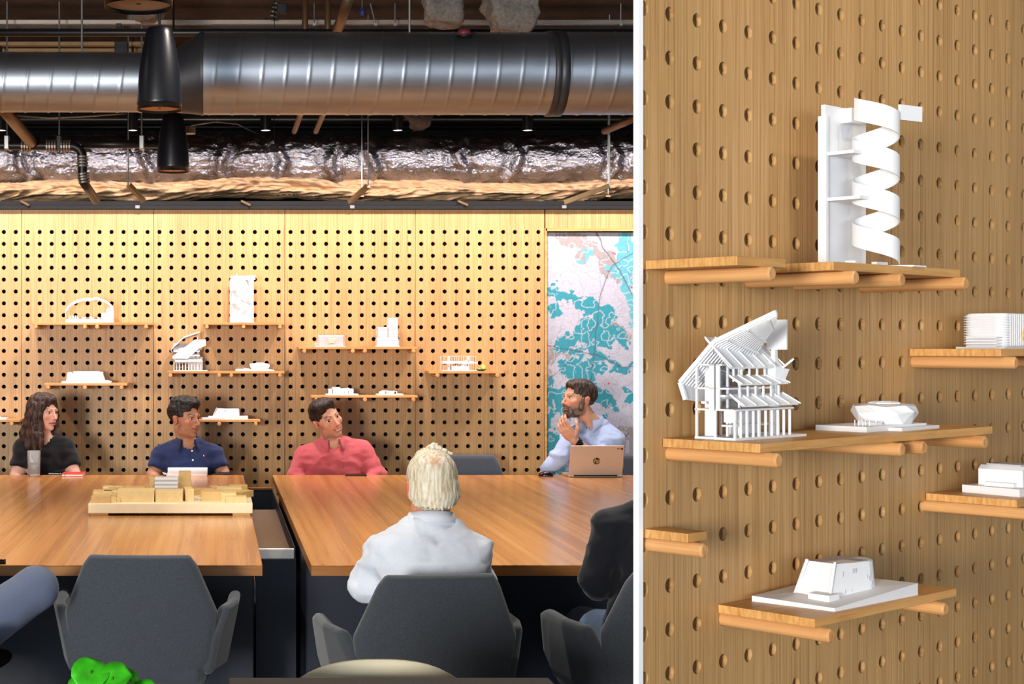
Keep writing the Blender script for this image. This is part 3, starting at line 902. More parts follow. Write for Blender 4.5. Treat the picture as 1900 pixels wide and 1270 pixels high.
m.build('hose', 'conduit', t)
MB().tube([(0, 0, 0), (.003 * 14, 0, .168)], .0165, 10).build('core', 'black', t)
for q, lab in ((697, 'thin wire hanging by the blue tag at upper middle'), (583, 'thin steel rod hanging from the ceiling left of the dark slanting pipe'), (733, 'thin steel rod hanging from the ceiling left of the sprayed columns'), (1152, 'thin chain-like rod hanging from the ceiling at upper right')):
    b = P(q, 44, 8.6); t = thing('hanging_wire', lab, 'wire', b)
    MB().tube([(0, 0, 0), (-.03 if q == 697 else 0, 0, CEIL - b.z)], .004, 6).build('wire', 'zinc', t)
    MB().box(-.008, .008, -.008, .008, -.012, .004).build('clip', 'zinc', t)
b = P(672, 22, 8.5); t = thing('blue_tag', 'small dark blue tag hanging near the ceiling', 'tag', b)
MB().lathe([(.012, -.02), (.016, 0), (.01, .02)], 10).build('tag', plain('dark_blue', (30, 44, 110), .5), t)
MB().tube([(0, 0, .02), (0, 0, CEIL - b.z)], .003, 6).build('wire', 'zinc', t)
# ================================================================== shelves on pegs
HOLES = []
for pi, e0 in enumerate((-446.5, -203.2, 40.2, 284.8, 528.2, 770.6)):
    e1 = (-203.2, 40.2, 284.8, 528.2, 770.6, 1010.2)[pi]
    c = (e0 + e1) / 2; sp = (e1 - e0) / 11 if pi < 5 else 21.75
    HOLES += [wx(c + (i - 5) * sp) for i in range(11)]
def row_z(i): return wz(430.7 + 22.1 * i)
DR, BT = .0122, .0150           # dowel radius, board thickness

def shelf(loc, rz, s0, s1, depth, zrow, dowels, label, group, dlen=None):
    """origin on the wall face; x along the wall, -y out into the room"""
    t = thing('peg_shelf', label, 'shelf', loc, rz, group)
    MB().box(s0, s1, -depth, -.0015, zrow + DR, zrow + DR + BT).build('board', 'oak_board', t, bevel=.001)
    for s in dowels:
        MB().tube([(s, .008, zrow), (s, -.02, zrow), (s, -(depth + .018), zrow), (s, -(depth + .021), zrow)], [DR, DR, DR, DR - .003], 20).build('dowel', 'oak_dowel', t, smooth=False)
    return zrow + DR + BT
def wshelf(px0, px1, i, dpx, label, depth=.19):
    zf = WY - depth
    dn = [min(HOLES, key=lambda h: abs(h - (q - CX) * (WY - depth - .02) / F)) for q in dpx]
    return shelf((0, WY, 0), 0, (px0 - CX) * zf / F, (px1 - CX) * zf / F, depth, row_z(i), dn, label, 'peg shelves on the far oak wall')

# ------------------------------------------------------------------ architecture models (x along wall, -y outwards, z up)
def model(label, loc, rz, name='architecture_model', group='white architecture models'):
    return thing(name, label, 'model', loc, rz, group)

def m_spiral(t):
    W, H = .147, .300
    MB().box(0, W, -.058, -.050, .003, H).build('back_panel', 'model', t)
    MB().box(-.004, .004, -.062, -.046, .003, H * .93).build('edge_strip', 'model', t)
    MB().prism([(-.004, -.045), (-.004, -.062), (W * .7, -.172), (W + .004, -.172), (W + .004, -.045)], 0, .003).build('base_plate', 'model', t)
    cx_, cy_, r = W * .5, -.116, .0405
    pitch = .0775; a0 = -PI * .5 + .6; turns = 3.45; n = 190; h = .041
    rows = []
    for i in range(n + 1):
        a = a0 - 2 * PI * turns * (1 - i / n); z = .004 + pitch * turns * (1 - i / n)
        q = (cx_ + r * math.cos(a), cy_ + r * math.sin(a)); q2 = (cx_ + (r - .002) * math.cos(a), cy_ + (r - .002) * math.sin(a))
        rows.append([(q[0], q[1], z), (q[0], q[1], z + h), (q2[0], q2[1], z + h), (q2[0], q2[1], z)])
    m = MB().sheet(rows, True); m.f += [(0, 1, 2, 3), (4 * n + 3, 4 * n + 2, 4 * n + 1, 4 * n)]
    m.build('spiral_ribbon', 'model', t, smooth=False)
    for k, z in enumerate((.122, .206)):
        MB().box(.002, cx_ + (.01 if k else .02), -.112 - .012 * (1 - k), -.058, z, z + .006).build('landing', 'model', t)
        MB().box(cx_ - .036, cx_ - .010, -.112, -.098, z + .006, z + .026 - .008 * k).build('parapet', 'model', t)
    MB().box(cx_ - .02, cx_ + .02, -.080, -.058, H - .030, H - .003).build('top_bridge', 'model', t)
    MB().prism([(cx_ + .020, -.148), (cx_ + .020, -.152), (cx_ + .082, -.162), (cx_ + .082, -.158)], H - .030, H - .002).build('top_beam', 'model', t)
    quick('kerb', 'model', t, (.05, .09, -.13, -.12, .003, .009), (.03, .045, -.10, -.08, .003, .012))

def m_stand(t, near=False):
    """stand building cut open, under a folded canopy with a big screen"""
    D0, D1, W = -.040, -.118, .185
    MB().prism([(0, D0), (0, D1), (W + .03, D1 - .004), (W + .03, D0)], 0, .004).build('base_plate', 'model', t)
    H1, H2, H3 = .052, .088, .128
    for z in (H1, H2, H3):
        MB().box(0, W * (.98 if z < .06 else .72 if z < .1 else .55), D1 + (.0 if z < .06 else .012 if z < .1 else .026), D0, z - .003, z).build('floor_slab', 'model', t)
    for q, (x, ztop) in enumerate(((.0, H3), (.036, H3), (.072, H3))):
        for y in (D1 + .002, (D1 + D0) / 2, D0 - .003):
            zt = ztop if y > D1 + .02 else H1
            MB().box(x, x + .0035, y - .0018, y + .0018, .004, zt).build('column', 'model', t)
    for k in range(9):
        x = .02 + k * .019
        MB().tube([(x, D1 + .003, .004), (x, D1 + .003, H1 - .004)], .0024, 8).build('column', 'model', t)
    MB().box(.09, W, D0 - .012, D0 - .008, .004, H2).build('core_wall', 'model', t)
    MB().box(.030, .0325, D0 - .022, D0, .004, H3).build('cross_wall', 'model', t)
    MB().box(.0, .0025, D1 + .03, D1 + .05, H1, H3).build('cut_wall', 'model', t)
    MB().box(.0, .0025, D1 + .004, D1 + .022, H1 - .022, H1 - .003).build('cut_wall', 'model', t)
    for k in range(5):
        MB().box(.012 + k * .03, .03 + k * .03, D1 + .014, D1 + .034, .022, .025).build('table_top', 'model', t)
    for k in range(4): MB().box(.004, .05, D0 - .02 - .012 * k, D0 - .01 - .012 * k, H1 + .008 + .004 * k, H1 + .012 + .004 * k).build('seat_row', 'model', t)
    # three tiers of lean-to roofs facing the front
    for (z0, z1, y0, y1, x0, x1, th) in ((H1 + .004, H1 + .022, D1 - .006, D1 + .018, .012, W, .0025), (H2 + .004, H2 + .018, D1 + .004, D1 + .026, .022, W - .016, .0025), (H3 - .008, H3 + .042, D1 + .010, D0 - .020, .0, W - .020, .003)):
        m = MB(); m.hexa([(x0, y0, z0), (x1, y0, z0), (x1 - .012, y1, z1), (x0, y1, z1)], [(x0, y0, z0 + th), (x1, y0, z0 + th), (x1 - .012, y1, z1 + th), (x0, y1, z1 + th)])
        m.build('lean_to_roof', 'model', t)
        n = 6
        for k in range(n):
            f = k / (n - 1); xa = x0 + (x1 - x0) * f; xb = x0 + (x1 - .012 - x0) * f
            MB().bar((xa, y0 - .004, z0 + th), (xb, y1, z1 + th + .001), .0022).build('rafter', 'model', t)
    for k in range(6):
        x = .03 + k * .024
        MB().box(x, x + .003, D1 + .010, D1 + .013, H1 + .01, H2 + .002).build('post', 'model', t)
        MB().box(x, x + .003, D1 + .022, D1 + .025, H2 + .01, H3).build('post', 'model', t)
    if near:
        # cantilever canopy rising outwards from the wall side, narrowing to its tip
        NE = [(.000, .022, .066), (-.004, .014, .096), (.000, .078, .166), (.004, .190, .214)]
        FE = [(.130, .022, .052), (.130, .014, .078), (.112, .082, .140), (.030, .172, .198)]
        q3 = lambda a: Vector((a[0], -a[1], a[2]))
        m = MB(); th = .0035
        for i in range(3):
            a, b, c, d = q3(NE[i]), q3(FE[i]), q3(FE[i + 1]), q3(NE[i + 1]); up = Vector((0, .0015, th))
            m.hexa([a, b, c, d], [a + up, b + up, c + up, d + up])
        m.build('canopy', 'model', t)
        for i in (0, 1, 2): MB().bar(q3(NE[i]), q3(NE[i + 1]), .005, .007).build('canopy_edge', 'model', t)
        for i in (1, 2):
            n = 15
            for k in range(n):
                f = (k + .5) / n; a = q3(NE[i]).lerp(q3(FE[i]), f); b = q3(NE[i + 1]).lerp(q3(FE[i + 1]), f); dn = Vector((0, -.001, -.003))
                MB().bar(a + dn, b + dn, .0022, .0045).build('canopy_rib', 'model', t)
            for k in range(3):
                g = (k + .6) / 3; a = q3(NE[i]).lerp(q3(NE[i + 1]), g); b = q3(FE[i]).lerp(q3(FE[i + 1]), g); dn = Vector((0, -.002, -.006))
                MB().bar(a + dn, b + dn, .003).build('canopy_purlin', 'model', t)
        MB().box(.150, .1535, -.122, -.084, .152, .204).build('screen_board', 'model', t)
        MB().hexa([(.146, -.104, .004), (.160, -.104, .004), (.160, -.090, .004), (.146, -.090, .004)], [(.149, -.101, .165), (.156, -.101, .165), (.156, -.094, .165), (.149, -.094, .165)]).build('mast', 'model', t)
        MB().hexa([(.140, -.106, .094), (.164, -.110, .096), (.168, -.092, .096), (.142, -.086, .094)], [(.136, -.110, .122), (.170, -.116, .118), (.174, -.092, .116), (.138, -.084, .122)]).build('mast_collar', 'model', t)
        MB().bar((.155, -.10, .112), (.172, -.122, .136), .010, .003).build('mast_fin', 'model', t)
        MB().bar((.15, -.10, .115), (.128, -.100, .130), .010, .003).build('mast_fin', 'model', t)
        return
    # folded canopy rising along the wall, with its slanted front sheet
    sheet = [(-.006, .093), (.136, .199), (.206, .199), (.206, .160), (.160, .140), (.092, .078), (-.006, .078)]
    MB().hexa([(x, -.122 + z * .1, z) for x, z in sheet], [(x, -.119 + z * .1, z) for x, z in sheet]).build('canopy_front', 'model', t)
    prof = [(-.014, .100), (-.022, .132), (.055, .205), (.155, .238)]
    def cp(i, f):                     # f: 0 at the wall side, 1 at the outer side
        x, z = prof[i]; return (x + .010 * f, D0 + .012 - .088 * f, z + .010 * f)
    m = MB(); th = .003
    for i in range(3):
        a, b, c, d = cp(i, 0), cp(i, 1), cp(i + 1, 1), cp(i + 1, 0)
        up = lambda q: (q[0], q[1], q[2] + th)
        m.hexa([a, b, c, d], [up(a), up(b), up(c), up(d)])
    m.build('canopy', 'model', t)
    for i in (1, 2):
        n = 13 if i == 1 else 11
        for k in range(n):
            f = k / (n - 1)
            a = Vector(cp(i, f)); b = Vector(cp(i + 1, f)); MB().bar(a - Vector((0, 0, .003)), b - Vector((0, 0, .003)), .0020, .005).build('canopy_rib', 'model', t)
        for k in range(3):
            g = (k + .5) / 3; a = Vector(cp(i, 0)).lerp(Vector(cp(i + 1, 0)), g); b = Vector(cp(i, 1)).lerp(Vector(cp(i + 1, 1)), g)
            MB().bar(a - Vector((0, 0, .007)), b - Vector((0, 0, .007)), .0025).build('canopy_purlin', 'model', t)
    MB().box(.150, .1535, D1 + .012, D1 + .052, .178, .236).build('screen_board', 'model', t)
    MB().hexa([(.148, -.08, .004), (.166, -.08, .004), (.166, -.066, .004), (.148, -.066, .004)], [(.152, -.078, .182), (.160, -.078, .182), (.160, -.070, .182), (.152, -.070, .182)]).build('mast', 'model', t)
    MB().hexa([(.140, -.09, .138), (.175, -.09, .140), (.180, -.07, .134), (.145, -.06, .132)], [(.140, -.10, .146), (.178, -.10, .152), (.184, -.07, .142), (.140, -.06, .140)]).build('mast_collar', 'model', t)
    for (q, w_) in (((.186, -.095, .160), .01), ((.134, -.07, .150), .01)):
        MB().bar((.157, -.075, .140), q, w_, .003).build('mast_fin', 'model', t)

def m_stadium(t):
    MB().box(0, .225, -.135, -.035, 0, .010).build('base_plate', 'model', t)
    MB().prism([(.08, -.160), (.245, -.150), (.245, -.03), (.08, -.03)], 0, .006).build('plaza', 'model', t)
    n = 10; c = (.155, -.088)
    def ring(rx_, ry_, z, ph=0, jag=0):
        return [(c[0] + rx_ * math.cos(2 * PI * (k + ph) / n), c[1] + ry_ * math.sin(2 * PI * (k + ph) / n), z + (jag if k % 2 else 0)) for k in range(n)]
    rings = [ring(.055, .046, .010), ring(.068, .058, .030, .5, .004), ring(.064, .054, .043, 0, .003), ring(.040, .032, .048, .5), ring(.036, .028, .047, 0), ring(.034, .026, .040, 0)]
    m = MB(); V = [p for r in rings for p in r]; Fc = []
    for i in range(len(rings) - 1):
        for k in range(n):
            a = i * n + k; b = i * n + (k + 1) % n; d = (i + 1) * n + k; e = (i + 1) * n + (k + 1) % n
            Fc += [(a, b, d), (b, e, d)]
    Fc += [tuple(reversed(range(n))), tuple(range(5 * n, 6 * n))]
    m.add(V, Fc).build('faceted_bowl', 'model', t)
    MB().lathe([(.030, 0), (.030, .004), (.024, .006), (.024, .0)], 8, (c[0], c[1], .046)).build('roof_ring', 'model', t)
    for k in range(7): MB().tube([(.010 + .008 * k, -.122 + .012 * (k % 3), .010), (.010 + .008 * k, -.122 + .012 * (k % 3), .021)], .0009, 6).build('flag_pole', 'model', t)
    MB().prism([(.055, -.12), (.085, -.12), (.09, -.09), (.06, -.085)], .010, .016).build('stair_block', 'model', t)

def m_wedge(t):
    """drum museum with a slanted cut front on a sloping base"""
    MB().hexa([(0, -.020, 0), (.015, -.170, 0), (.300, -.175, 0), (.300, -.020, 0)], [(0, -.020, .010), (.015, -.170, .006), (.300, -.175, .022), (.300, -.020, .020)]).build('sloping_base', 'model', t)
    def outline(sc, dx, dy):
        pts = [(-.075, .040), (-.075, -.030)]
        for k in range(13):
            a = -PI / 2 + PI * k / 12; pts.append((.045 + .055 * math.cos(a), .005 + .048 * math.sin(a)))
        return [(.150 + dx + x * sc, -.098 + dy + y * sc) for x, y in pts]
    b = outline(1.0, 0, 0); tp = outline(.80, .018, 0)
    n = len(b); m = MB()
    rise = [.066] * n; rise[0] = .069; rise[1] = .069
    m.hexa([(x, y, .008) for x, y in b], [(x, y, z) for (x, y), z in zip(tp, rise)]).build('drum_wall', 'model', t)
    tp2 = outline(.74, .019, 0)
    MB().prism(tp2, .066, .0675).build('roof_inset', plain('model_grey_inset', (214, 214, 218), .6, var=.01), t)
    MB().bar((.073, -.060, .008), (.103, -.068, .072), .004).build('front_fin', 'model', t)
    MB().bar((.073, -.128, .008), (.103, -.122, .072), .004).build('front_fin', 'model', t)
    MB().box(.050, .085, -.14, -.10, .008, .020).build('entry_block', 'model', t)
    grey = M['greyslot']
    for k, (u, z, h) in enumerate(((.12, .055, .012), (.150, .060, .010), (.155, .060, .010), (.160, .060, .010), (.19, .045, .008), (.195, .040, .010), (.20, .050, .006), (.202, .030, .008), (.12, .016, .012), (.20, .018, .008), (.14, .020, .006))):
        z *= .82; f = z / .066; sc_ = 1 - .2 * f; ur = (u - .150 - .018 * f) / sc_
        yl = -.030 - .013 * (ur + .075) / .12 if ur < .045 else .005 - .048 * math.sqrt(max(0, 1 - ((ur - .045) / .055) ** 2))
        yb = -.098 + sc_ * yl
        MB().box(u, u + .0022, yb - .0009, yb + .003, z, z + h * .8).build('slot_window', grey, t)

def m_acrylic(t):
    """rounded translucent block of stacked floor plates with an eye-shaped opening"""
    def rr(x0, x1, y0, y1, r, n=6):
        pts = []
        for (cx_, cy_, a0) in ((x1 - r, y1 - r, 0), (x0 + r, y1 - r, PI / 2), (x0 + r, y0 + r, PI), (x1 - r, y0 + r, 1.5 * PI)):
            for k in range(n + 1): a = a0 + PI / 2 * k / n; pts.append((cx_ + r * math.cos(a), cy_ + r * math.sin(a)))
        return pts
    MB().prism(rr(.008, .172, -.128, -.042, .02), .004, .072).build('core_block', 'acrylic', t)
    for k in range(14):
        e = .0 if 0 < k < 13 else .006
        MB().prism(rr(.004 + e, .176 - e, -.132 + e, -.038 - e, .022), .004 + k * .0052, .0062 + k * .0052).build('floor_plate', 'acrylic', t)
    for k in range(16):
        x = .02 + k * .0093
        MB().box(x, x + .0018, -.1345, -.132, .006, .072).build('fin', 'acrylic', t)
    MB().hexa([(.07, -.136, .018), (.115, -.136, .026), (.12, -.136, .05), (.082, -.136, .06)], [(.07, -.133, .018), (.115, -.133, .026), (.12, -.133, .05), (.082, -.133, .06)]).build('opening', 'tan2', t)
    for k in range(4): MB().box(.078 + .003 * k, .112, -.138, -.1355, .026 + .008 * k, .0295 + .008 * k).build('louvre', 'model', t)
    for k in range(4): MB().box(-.016, .010, -.122, -.06, .004 + .006 * k, .0065 + .006 * k).build('side_stair', 'acrylic', t)
    MB().box(-.01, .18, -.136, -.036, 0, .004).build('base_plate', 'acrylic', t)

def m_block(t, W=.20, H=.058):
    """low white block with a ramped roof on a plinth"""
    MB().prism([(-.02, -.165), (W + .03, -.165), (W + .03, -.04), (0, -.04)], 0, .016).build('plinth', 'model', t)
    m = MB(); pts = [(.03, .016), (.03, H - .008), (.042, H), (.10, H), (W * .8, H * .72), (W * .98, .016)]
    n = len(pts)
    m.hexa([(x, -.150, z) for x, z in pts], [(x, -.060, z) for x, z in pts]).build('main_hall', 'model', t)
    MB().box(.012, .030, -.14, -.08, .016, .024).build('entry_block', 'model', t)
    MB().box(.05, .14, -.153, -.150, .016, .022).build('step', 'model', t)
    MB().box(.12, .16, -.158, -.150, .016, .021).build('step', 'model', t)
    MB().box(.045, .098, -.14, -.07, H, H + .003).build('roof_slab', M['greyslot'], t)

def m_arch(t):
    """big arched roof truss over a stage with a stepped tower"""
    W = .300
    MB().box(0, W, -.155, -.05, 0, .022).build('base_block', 'model', t)
    n = 30; rows = []; cen = []
    for k in range(n + 1):
        a = PI * (1.06 - 1.0 * k / n); x = .148 + .150 * math.cos(a) * (1 if math.cos(a) < 0 else 1.02); z = .050 + .090 * max(math.sin(a), -.3) + (.010 if k > n * .6 else 0)
        cen.append((x, z))
    for y in (-.150, -.075):
        m = MB(); rws = []
        for (x, z) in cen: rws.append([(x, y, z), (x, y - .012, z), (x, y - .012, z + .015), (x, y, z + .015)])
        m.sheet(rws, True).build('arch_chord', 'model', t)
    for k in range(0, n + 1):
        x, z = cen[k]
        MB().bar((x, -.155, z + .010), (x, -.075, z + .010), .004, .003).build('arch_rib', 'model', t)
        if k < n: MB().bar((x, -.155, z + .012), (cen[k + 1][0], -.08, cen[k + 1][1] + .012), .0025).build('arch_brace', 'model', t)
    for (x0, x1, z1) in ((.225, .255, .062), (.255, .300, .088), (.262, .298, .100)):
        MB().box(x0, x1, -.145 + x0 * .02, -.06, .022, z1).build('tower_block', 'model', t)
    for k, (x, h) in enumerate(((.07, .010), (.10, .016), (.115, .012), (.15, .018), (.163, .010), (.20, .012))):
        MB().box(x, x + .010, -.12, -.10, .022, .022 + h).build('stage_box', 'model', t)
    for k in range(6): MB().box(.02 + .01 * k, .024 + .01 * k, -.15, -.146, .022, .045).build('stage_post', 'model', t)

def m_museum(t):
    MB().box(0, .310, -.170, -.04, 0, .010).build('base_plate', 'model', t)
    MB().hexa([(.025, -.150, .010), (.270, -.150, .010), (.270, -.06, .010), (.025, -.06, .010)], [(.035, -.145, .058), (.255, -.145, .058), (.255, -.06, .058), (.035, -.06, .058)]).build('main_hall', 'model', t)
    MB().box(.070, .235, -.13, -.065, .058, .074).build('roof_lantern', 'model', t)
    MB().box(.035, .062, -.14, -.08, .058, .068).build('roof_box', 'model', t)
    MB().box(.240, .257, -.14, -.08, .058, .070).build('roof_box', 'model', t)
    for k in range(8): MB().box(.040 + k * .016, .050 + k * .016, -.153, -.1495, .012, .022).build('bay', M['greyslot'], t)
    MB().prism([(.25, -.165), (.305, -.165), (.29, -.12), (.26, -.12)], .010, .018).build('side_wing', 'model', t)

def m_towers(t):
    def stack(x0, x1, y0, y1, z0, z1, st, name):
        k = 0; z = z0
        while z < z1:
            MB().box(x0, x1, y0, y1, z, z + st * .62).build('floor_plate', 'acrylic', t); z += st
        MB().box(x0 + .006, x1 - .006, y0 + .006, y1 - .006, z0, z1).build(name, 'model', t)
    stack(0, .140, -.15, -.05, .004, .052, .008, 'podium_core')
    stack(.006, .072, -.14, -.055, .052, .125, .0075, 'tower_core'); stack(.072, .135, -.145, -.055, .052, .180, .0075, 'tower_core')
    MB().box(-.004, .146, -.156, -.045, 0, .004).build('base_plate', 'acrylic', t)

def m_campus(t, W=.20, H=.040, sd=1):
    rnd = random.Random(sd)
    MB().box(0, W, -.165, -.045, 0, .008).build('base_plate', 'model', t)
    MB().hexa([(.02, -.14, .008), (W * .82, -.14, .008), (W * .82, -.07, .008), (.02, -.07, .008)], [(.02, -.14, H * .8), (W * .72, -.14, H), (W * .72, -.07, H), (.02, -.07, H * .8)]).build('main_hall', 'model', t)
    for k in range(6):
        x = .015 + k * (W - .05) / 6; w_ = rnd.uniform(.015, .03); h = rnd.uniform(.012, H * .75)
        MB().box(x, x + w_, -.158, -.142 + rnd.uniform(0, .012), .008, .008 + h).build('side_block', 'model', t)
    MB().box(W * .2, W * .45, -.12, -.09, H * .8, H * 1.1).build('roof_box', 'model', t)

def m_frame(t):
    W, H = .215, .094
    MB().box(0, W, -.16, -.05, 0, .004).build('base_plate', 'model', t)
    for x in (.004, .030, .060, .090, .120, .150, .180, W - .004):
        for y in (-.155, -.055):
            MB().box(x - .001, x + .001, y - .001, y + .001, .004, H).build('post', 'model', t)
        MB().box(x - .001, x + .001, -.155, -.055, H - .002, H).build('beam', 'model', t)
    for y in (-.155, -.055): MB().box(.003, W - .003, y - .001, y + .001, H - .002, H).build('beam', 'model', t)
    MB().box(.004, .20, -.150, -.06, .046, .062).build('upper_floor', 'model', t)
    MB().hexa([(.09, -.14, .010), (.125, -.14, .010), (.125, -.10, .010), (.09, -.10, .010)], [(.15, -.14, .066), (.178, -.14, .066), (.178, -.10, .066), (.15, -.10, .066)]).build('ramp', 'model', t)
    MB().box(.06, .17, -.15, -.08, .004, .030).build('lower_block', 'model', t)
    for x in (.044, .168): MB().box(x - .006, x + .006, -.14, -.12, .004, .092).build('core', 'model', t)
    MB().box(.2, .228, -.13, -.11, .048, .056).build('cantilever', 'model', t)

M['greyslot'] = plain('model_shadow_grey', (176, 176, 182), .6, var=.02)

# ---- far wall: shelves and what stands on them
def on(px, z, dn=0): return (( px - CX) * (WY - .11) / F, WY, z)
z = wshelf(58, 283, 8, (66, 157, 180, 272), 'long oak shelf at upper left carrying the arched white model')
m_arch(model('white model with a big arched truss roof and stepped tower', on(123, z), 0))
z = wshelf(377, 528, 8, (385, 453, 521), 'oak shelf at upper centre-left carrying the tall white tower')
m_spiral(model('tall white slab model with spiral stair, seen face-on on the far wall', on(428, z), 0))
z = wshelf(310, 528, 12, (317, 407, 430, 521), 'oak shelf carrying the small grandstand model above the man in navy')
m_stand(model('small white grandstand model with slanted canopy on the far wall', on(322, z), 0))
m_stadium(model('small white faceted stadium model on the far wall, beside the grandstand', on(437, z), 0))
z = wshelf(82, 236, 13, (89, 157, 226), 'oak shelf above the woman carrying a low white museum')
m_museum(model('low white museum model with roof lantern above the woman', on(116, z), 0))
z = wshelf(-70, 37, 16, (-60, 20), 'oak shelf cut off at the left edge beside the woman')
m_campus(model('flat white site model on the shelf at the left edge', on(-58, z), 0), .245, .018, 4)
z = wshelf(330, 483, 16, (342, 407, 475), 'oak shelf right behind the head of the man in navy')
m_wedge(model('white drum museum model behind the head of the man in navy', on(372, z), 0))
z = wshelf(554, 775, 10, (563, 655, 677, 767), 'long oak shelf carrying the rounded block and twin tower models')
m_acrylic(model('rounded translucent block model on the far wall beside the twin towers', on(588, z), 0))
m_towers(model('twin stepped tower model of stacked pale plates', on(698, z), 0))
z = wshelf(577, 775, 14, (588, 677, 767), 'oak shelf above the man in pink carrying two low white models')
m_campus(model('low white campus model above the man in pink, larger of two', on(604, z), 0), .205, .045, 2)
m_campus(model('low white campus model above the man in pink, smaller of two', on(698, z), 0), .165, .026, 3)
z = wshelf(796, 935, 12, (813, 925), 'short oak shelf on the right panel with thin frame pavilion')
m_frame(model('white open frame pavilion model with ramps and thin posts', on(819, z), 0))
b = on(892, z); t = thing('leaf_dish', 'small dark green leaf dish at the end of the right shelf', 'dish', (b[0], WY - .13, z), 0)
MB().lathe([(.012, 0), (.022, .003), (.034, .010), (.032, .012), (.018, .006), (.0, .005)], 20).build('dish', 'darkgreen', t, smooth=True)
MB().hexa([(-.034, -.004, .008), (-.02, -.012, .006), (-.012, 0, .006), (-.03, .006, .008)], [(-.036, -.004, .010), (-.02, -.014, .009), (-.01, 0, .009), (-.03, .008, .010)]).build('leaf_tip', 'darkgreen', t)
t = thing('lime_slice', 'pale lime slice standing in the green leaf dish', 'fruit', (b[0] + .012, WY - .128, z + .010), .3)
m = MB(); m.tube([(0, -.003, .016), (0, .003, .016)], .016, 20); m.build('rind', 'lime', t)
MB().tube([(0, -.0036, .016), (0, .0036, .016)], .0125, 20).build('flesh', plain('lime_flesh', (214, 226, 130), .4), t)
t = thing('white_candy', 'tiny white piece lying on the green leaf dish', 'candy', (b[0] - .014, WY - .135, z + .007), 0)
MB().hexa([(-.008, -.005, 0), (.008, -.005, 0), (.008, .005, 0), (-.008, .005, 0)], [(-.005, -.004, .007), (.005, -.004, .007), (.005, .004, .007), (-.005, .004, .007)]).build('piece', 'model', t)

# ---- near partition: shelves and models
def pshelf(s0_, s1_, k, dw, label, depth=.185):
    return shelf(PO, PA, s0_, s1_, depth, prow(k), dw, label, 'peg shelves on the near partition')
def pon(s, z): return tuple(PO + PD * s + Vector((0, 0, z)))
sk = lambda i: s0 + PS * i          # hole columns
z = pshelf(.283, .745, 8, (sk(3) - .0, sk(5), sk(8)), 'near partition shelf under the white spiral stair')
m_spiral(model('large white slab model with spiral ribbon stair on the near partition', tuple(Vector(pon(.455, z)) + PN * .016), PA))
z = pshelf(.056, .880, 4, (sk(0), sk(5), sk(6), sk(9) + .0), 'longest near partition shelf, under the grandstand and stadium')
m_stand(model('large white cut-open grandstand model with ribbed canopy on the near partition', pon(.092, z), PA), True)
m_stadium(model('large white faceted stadium model on the near partition', pon(.49, z), PA))
z = pshelf(.222, .730, 0, (sk(2), sk(7)), 'lowest near partition shelf, under the drum museum')
m_wedge(model('large white drum museum model on a sloping base, near partition', pon(.30, z), PA))
z = pshelf(.915, 1.55, 6, (sk(10) + .05, sk(14)), 'near partition shelf at right edge under the translucent block')
m_acrylic(model('large translucent ribbed block model at the right edge of the partition', pon(1.055, z), PA))
z = pshelf(.985, 1.55, 2, (sk(11) + .02, sk(15)), 'near partition shelf at right edge under the white ramped block')
m_block(model('white ramped block model at the right edge of the partition', pon(1.065, z), PA))
# cut-off shelves at the near end of the partition
pshelf(.006, .150, 8, (.075,), 'near partition shelf cut off by the white edge, level with the spiral stair', .175)
pshelf(.004, .060, 2, (.022,), 'stub of near partition shelf low at the white edge', .085)

# ================================================================== table
TZ, TT = .74, .038
def table(label, x0, x1):
    t = thing('conference_table', label, 'table', ((x0 + x1) / 2, 7.13, 0))
    a, b = x0 - (x0 + x1) / 2, x1 - (x0 + x1) / 2
    MB().box(a, b, -1.82, 1.82, TZ - .004, TZ).build('top_veneer', 'table', t, bevel=.0015)
    MB().box(a, b, -1.82, 1.82, TZ - TT, TZ - .004).build('top_core', 'table_edge', t, bevel=.001)
    ia, ib = a + .015, b - .015
    n = max(2, round((ib - ia) / .62)); st = (ib - ia) / n
    for k in range(n):
        MB().box(ia + k * st + .003, ia + (k + 1) * st - .003, -1.28, -1.25, .06, TZ - TT).build('base_panel', 'navy', t, bevel=.002)
        MB().box(ia + k * st + .003, ia + (k + 1) * st - .003, 1.25, 1.28, .06, TZ - TT).build('base_panel', 'navy', t, bevel=.002)
    for x in (ia, ib - .03): MB().box(x, x + .03, -1.25, 1.25, .06, TZ - TT).build('end_panel', 'navy', t, bevel=.002)
    MB().box(ia + .03, ib - .03, -1.20, 1.20, 0, .06).build('plinth', 'black', t)
    return t
table('left half of the big wooden conference table, carrying the city model', -3.0, .165)
table('right half of the big wooden conference table, with the laptop', .337, 3.6)
# cable trough between the halves
t = thing('cable_trough', 'dark cable trough with metal tray in the gap between the table halves', 'trough', (.251, 7.1, 0))
MB().box(-.080, .080, -.80, 1.75, .52, .535).build('trough_floor', M['desk'], t)
for x in (-.083, .077): MB().box(x, x + .006, -.80, 1.75, .52, .668).build('trough_side', 'navy', t)
MB().box(-.077, .077, 1.70, 1.72, .535, .668).build('trough_end', 'navy', t); MB().box(-.080, .080, 1.69, 1.73, .668, .678).build('end_cap', 'table_edge', t)
MB().box(-.077, .077, -.78, 1.15, .60, .612).build('tray', 'conduit', t)
MB().box(-.077, .077, -.81, -.79, .612, .664).build('tray_lip', 'white_trim', t, bevel=.003)
for k in range(3): MB().box(-.06 + k * .045, -.045 + k * .045, -.72, -.68, .612, .630).build('socket', 'black', t)
for x in (-.075, .055): MB().box(x, x + .02, -.78, -.74, 0, .52).build('trough_leg', 'navy', t)
for x in (-.075, .055): MB().box(x, x + .02, 1.6, 1.64, 0, .52).build('trough_leg', 'navy', t)
MB().box(-.083, .083, -.84, -.815, .03, .625).build('front_panel', 'navy', t)

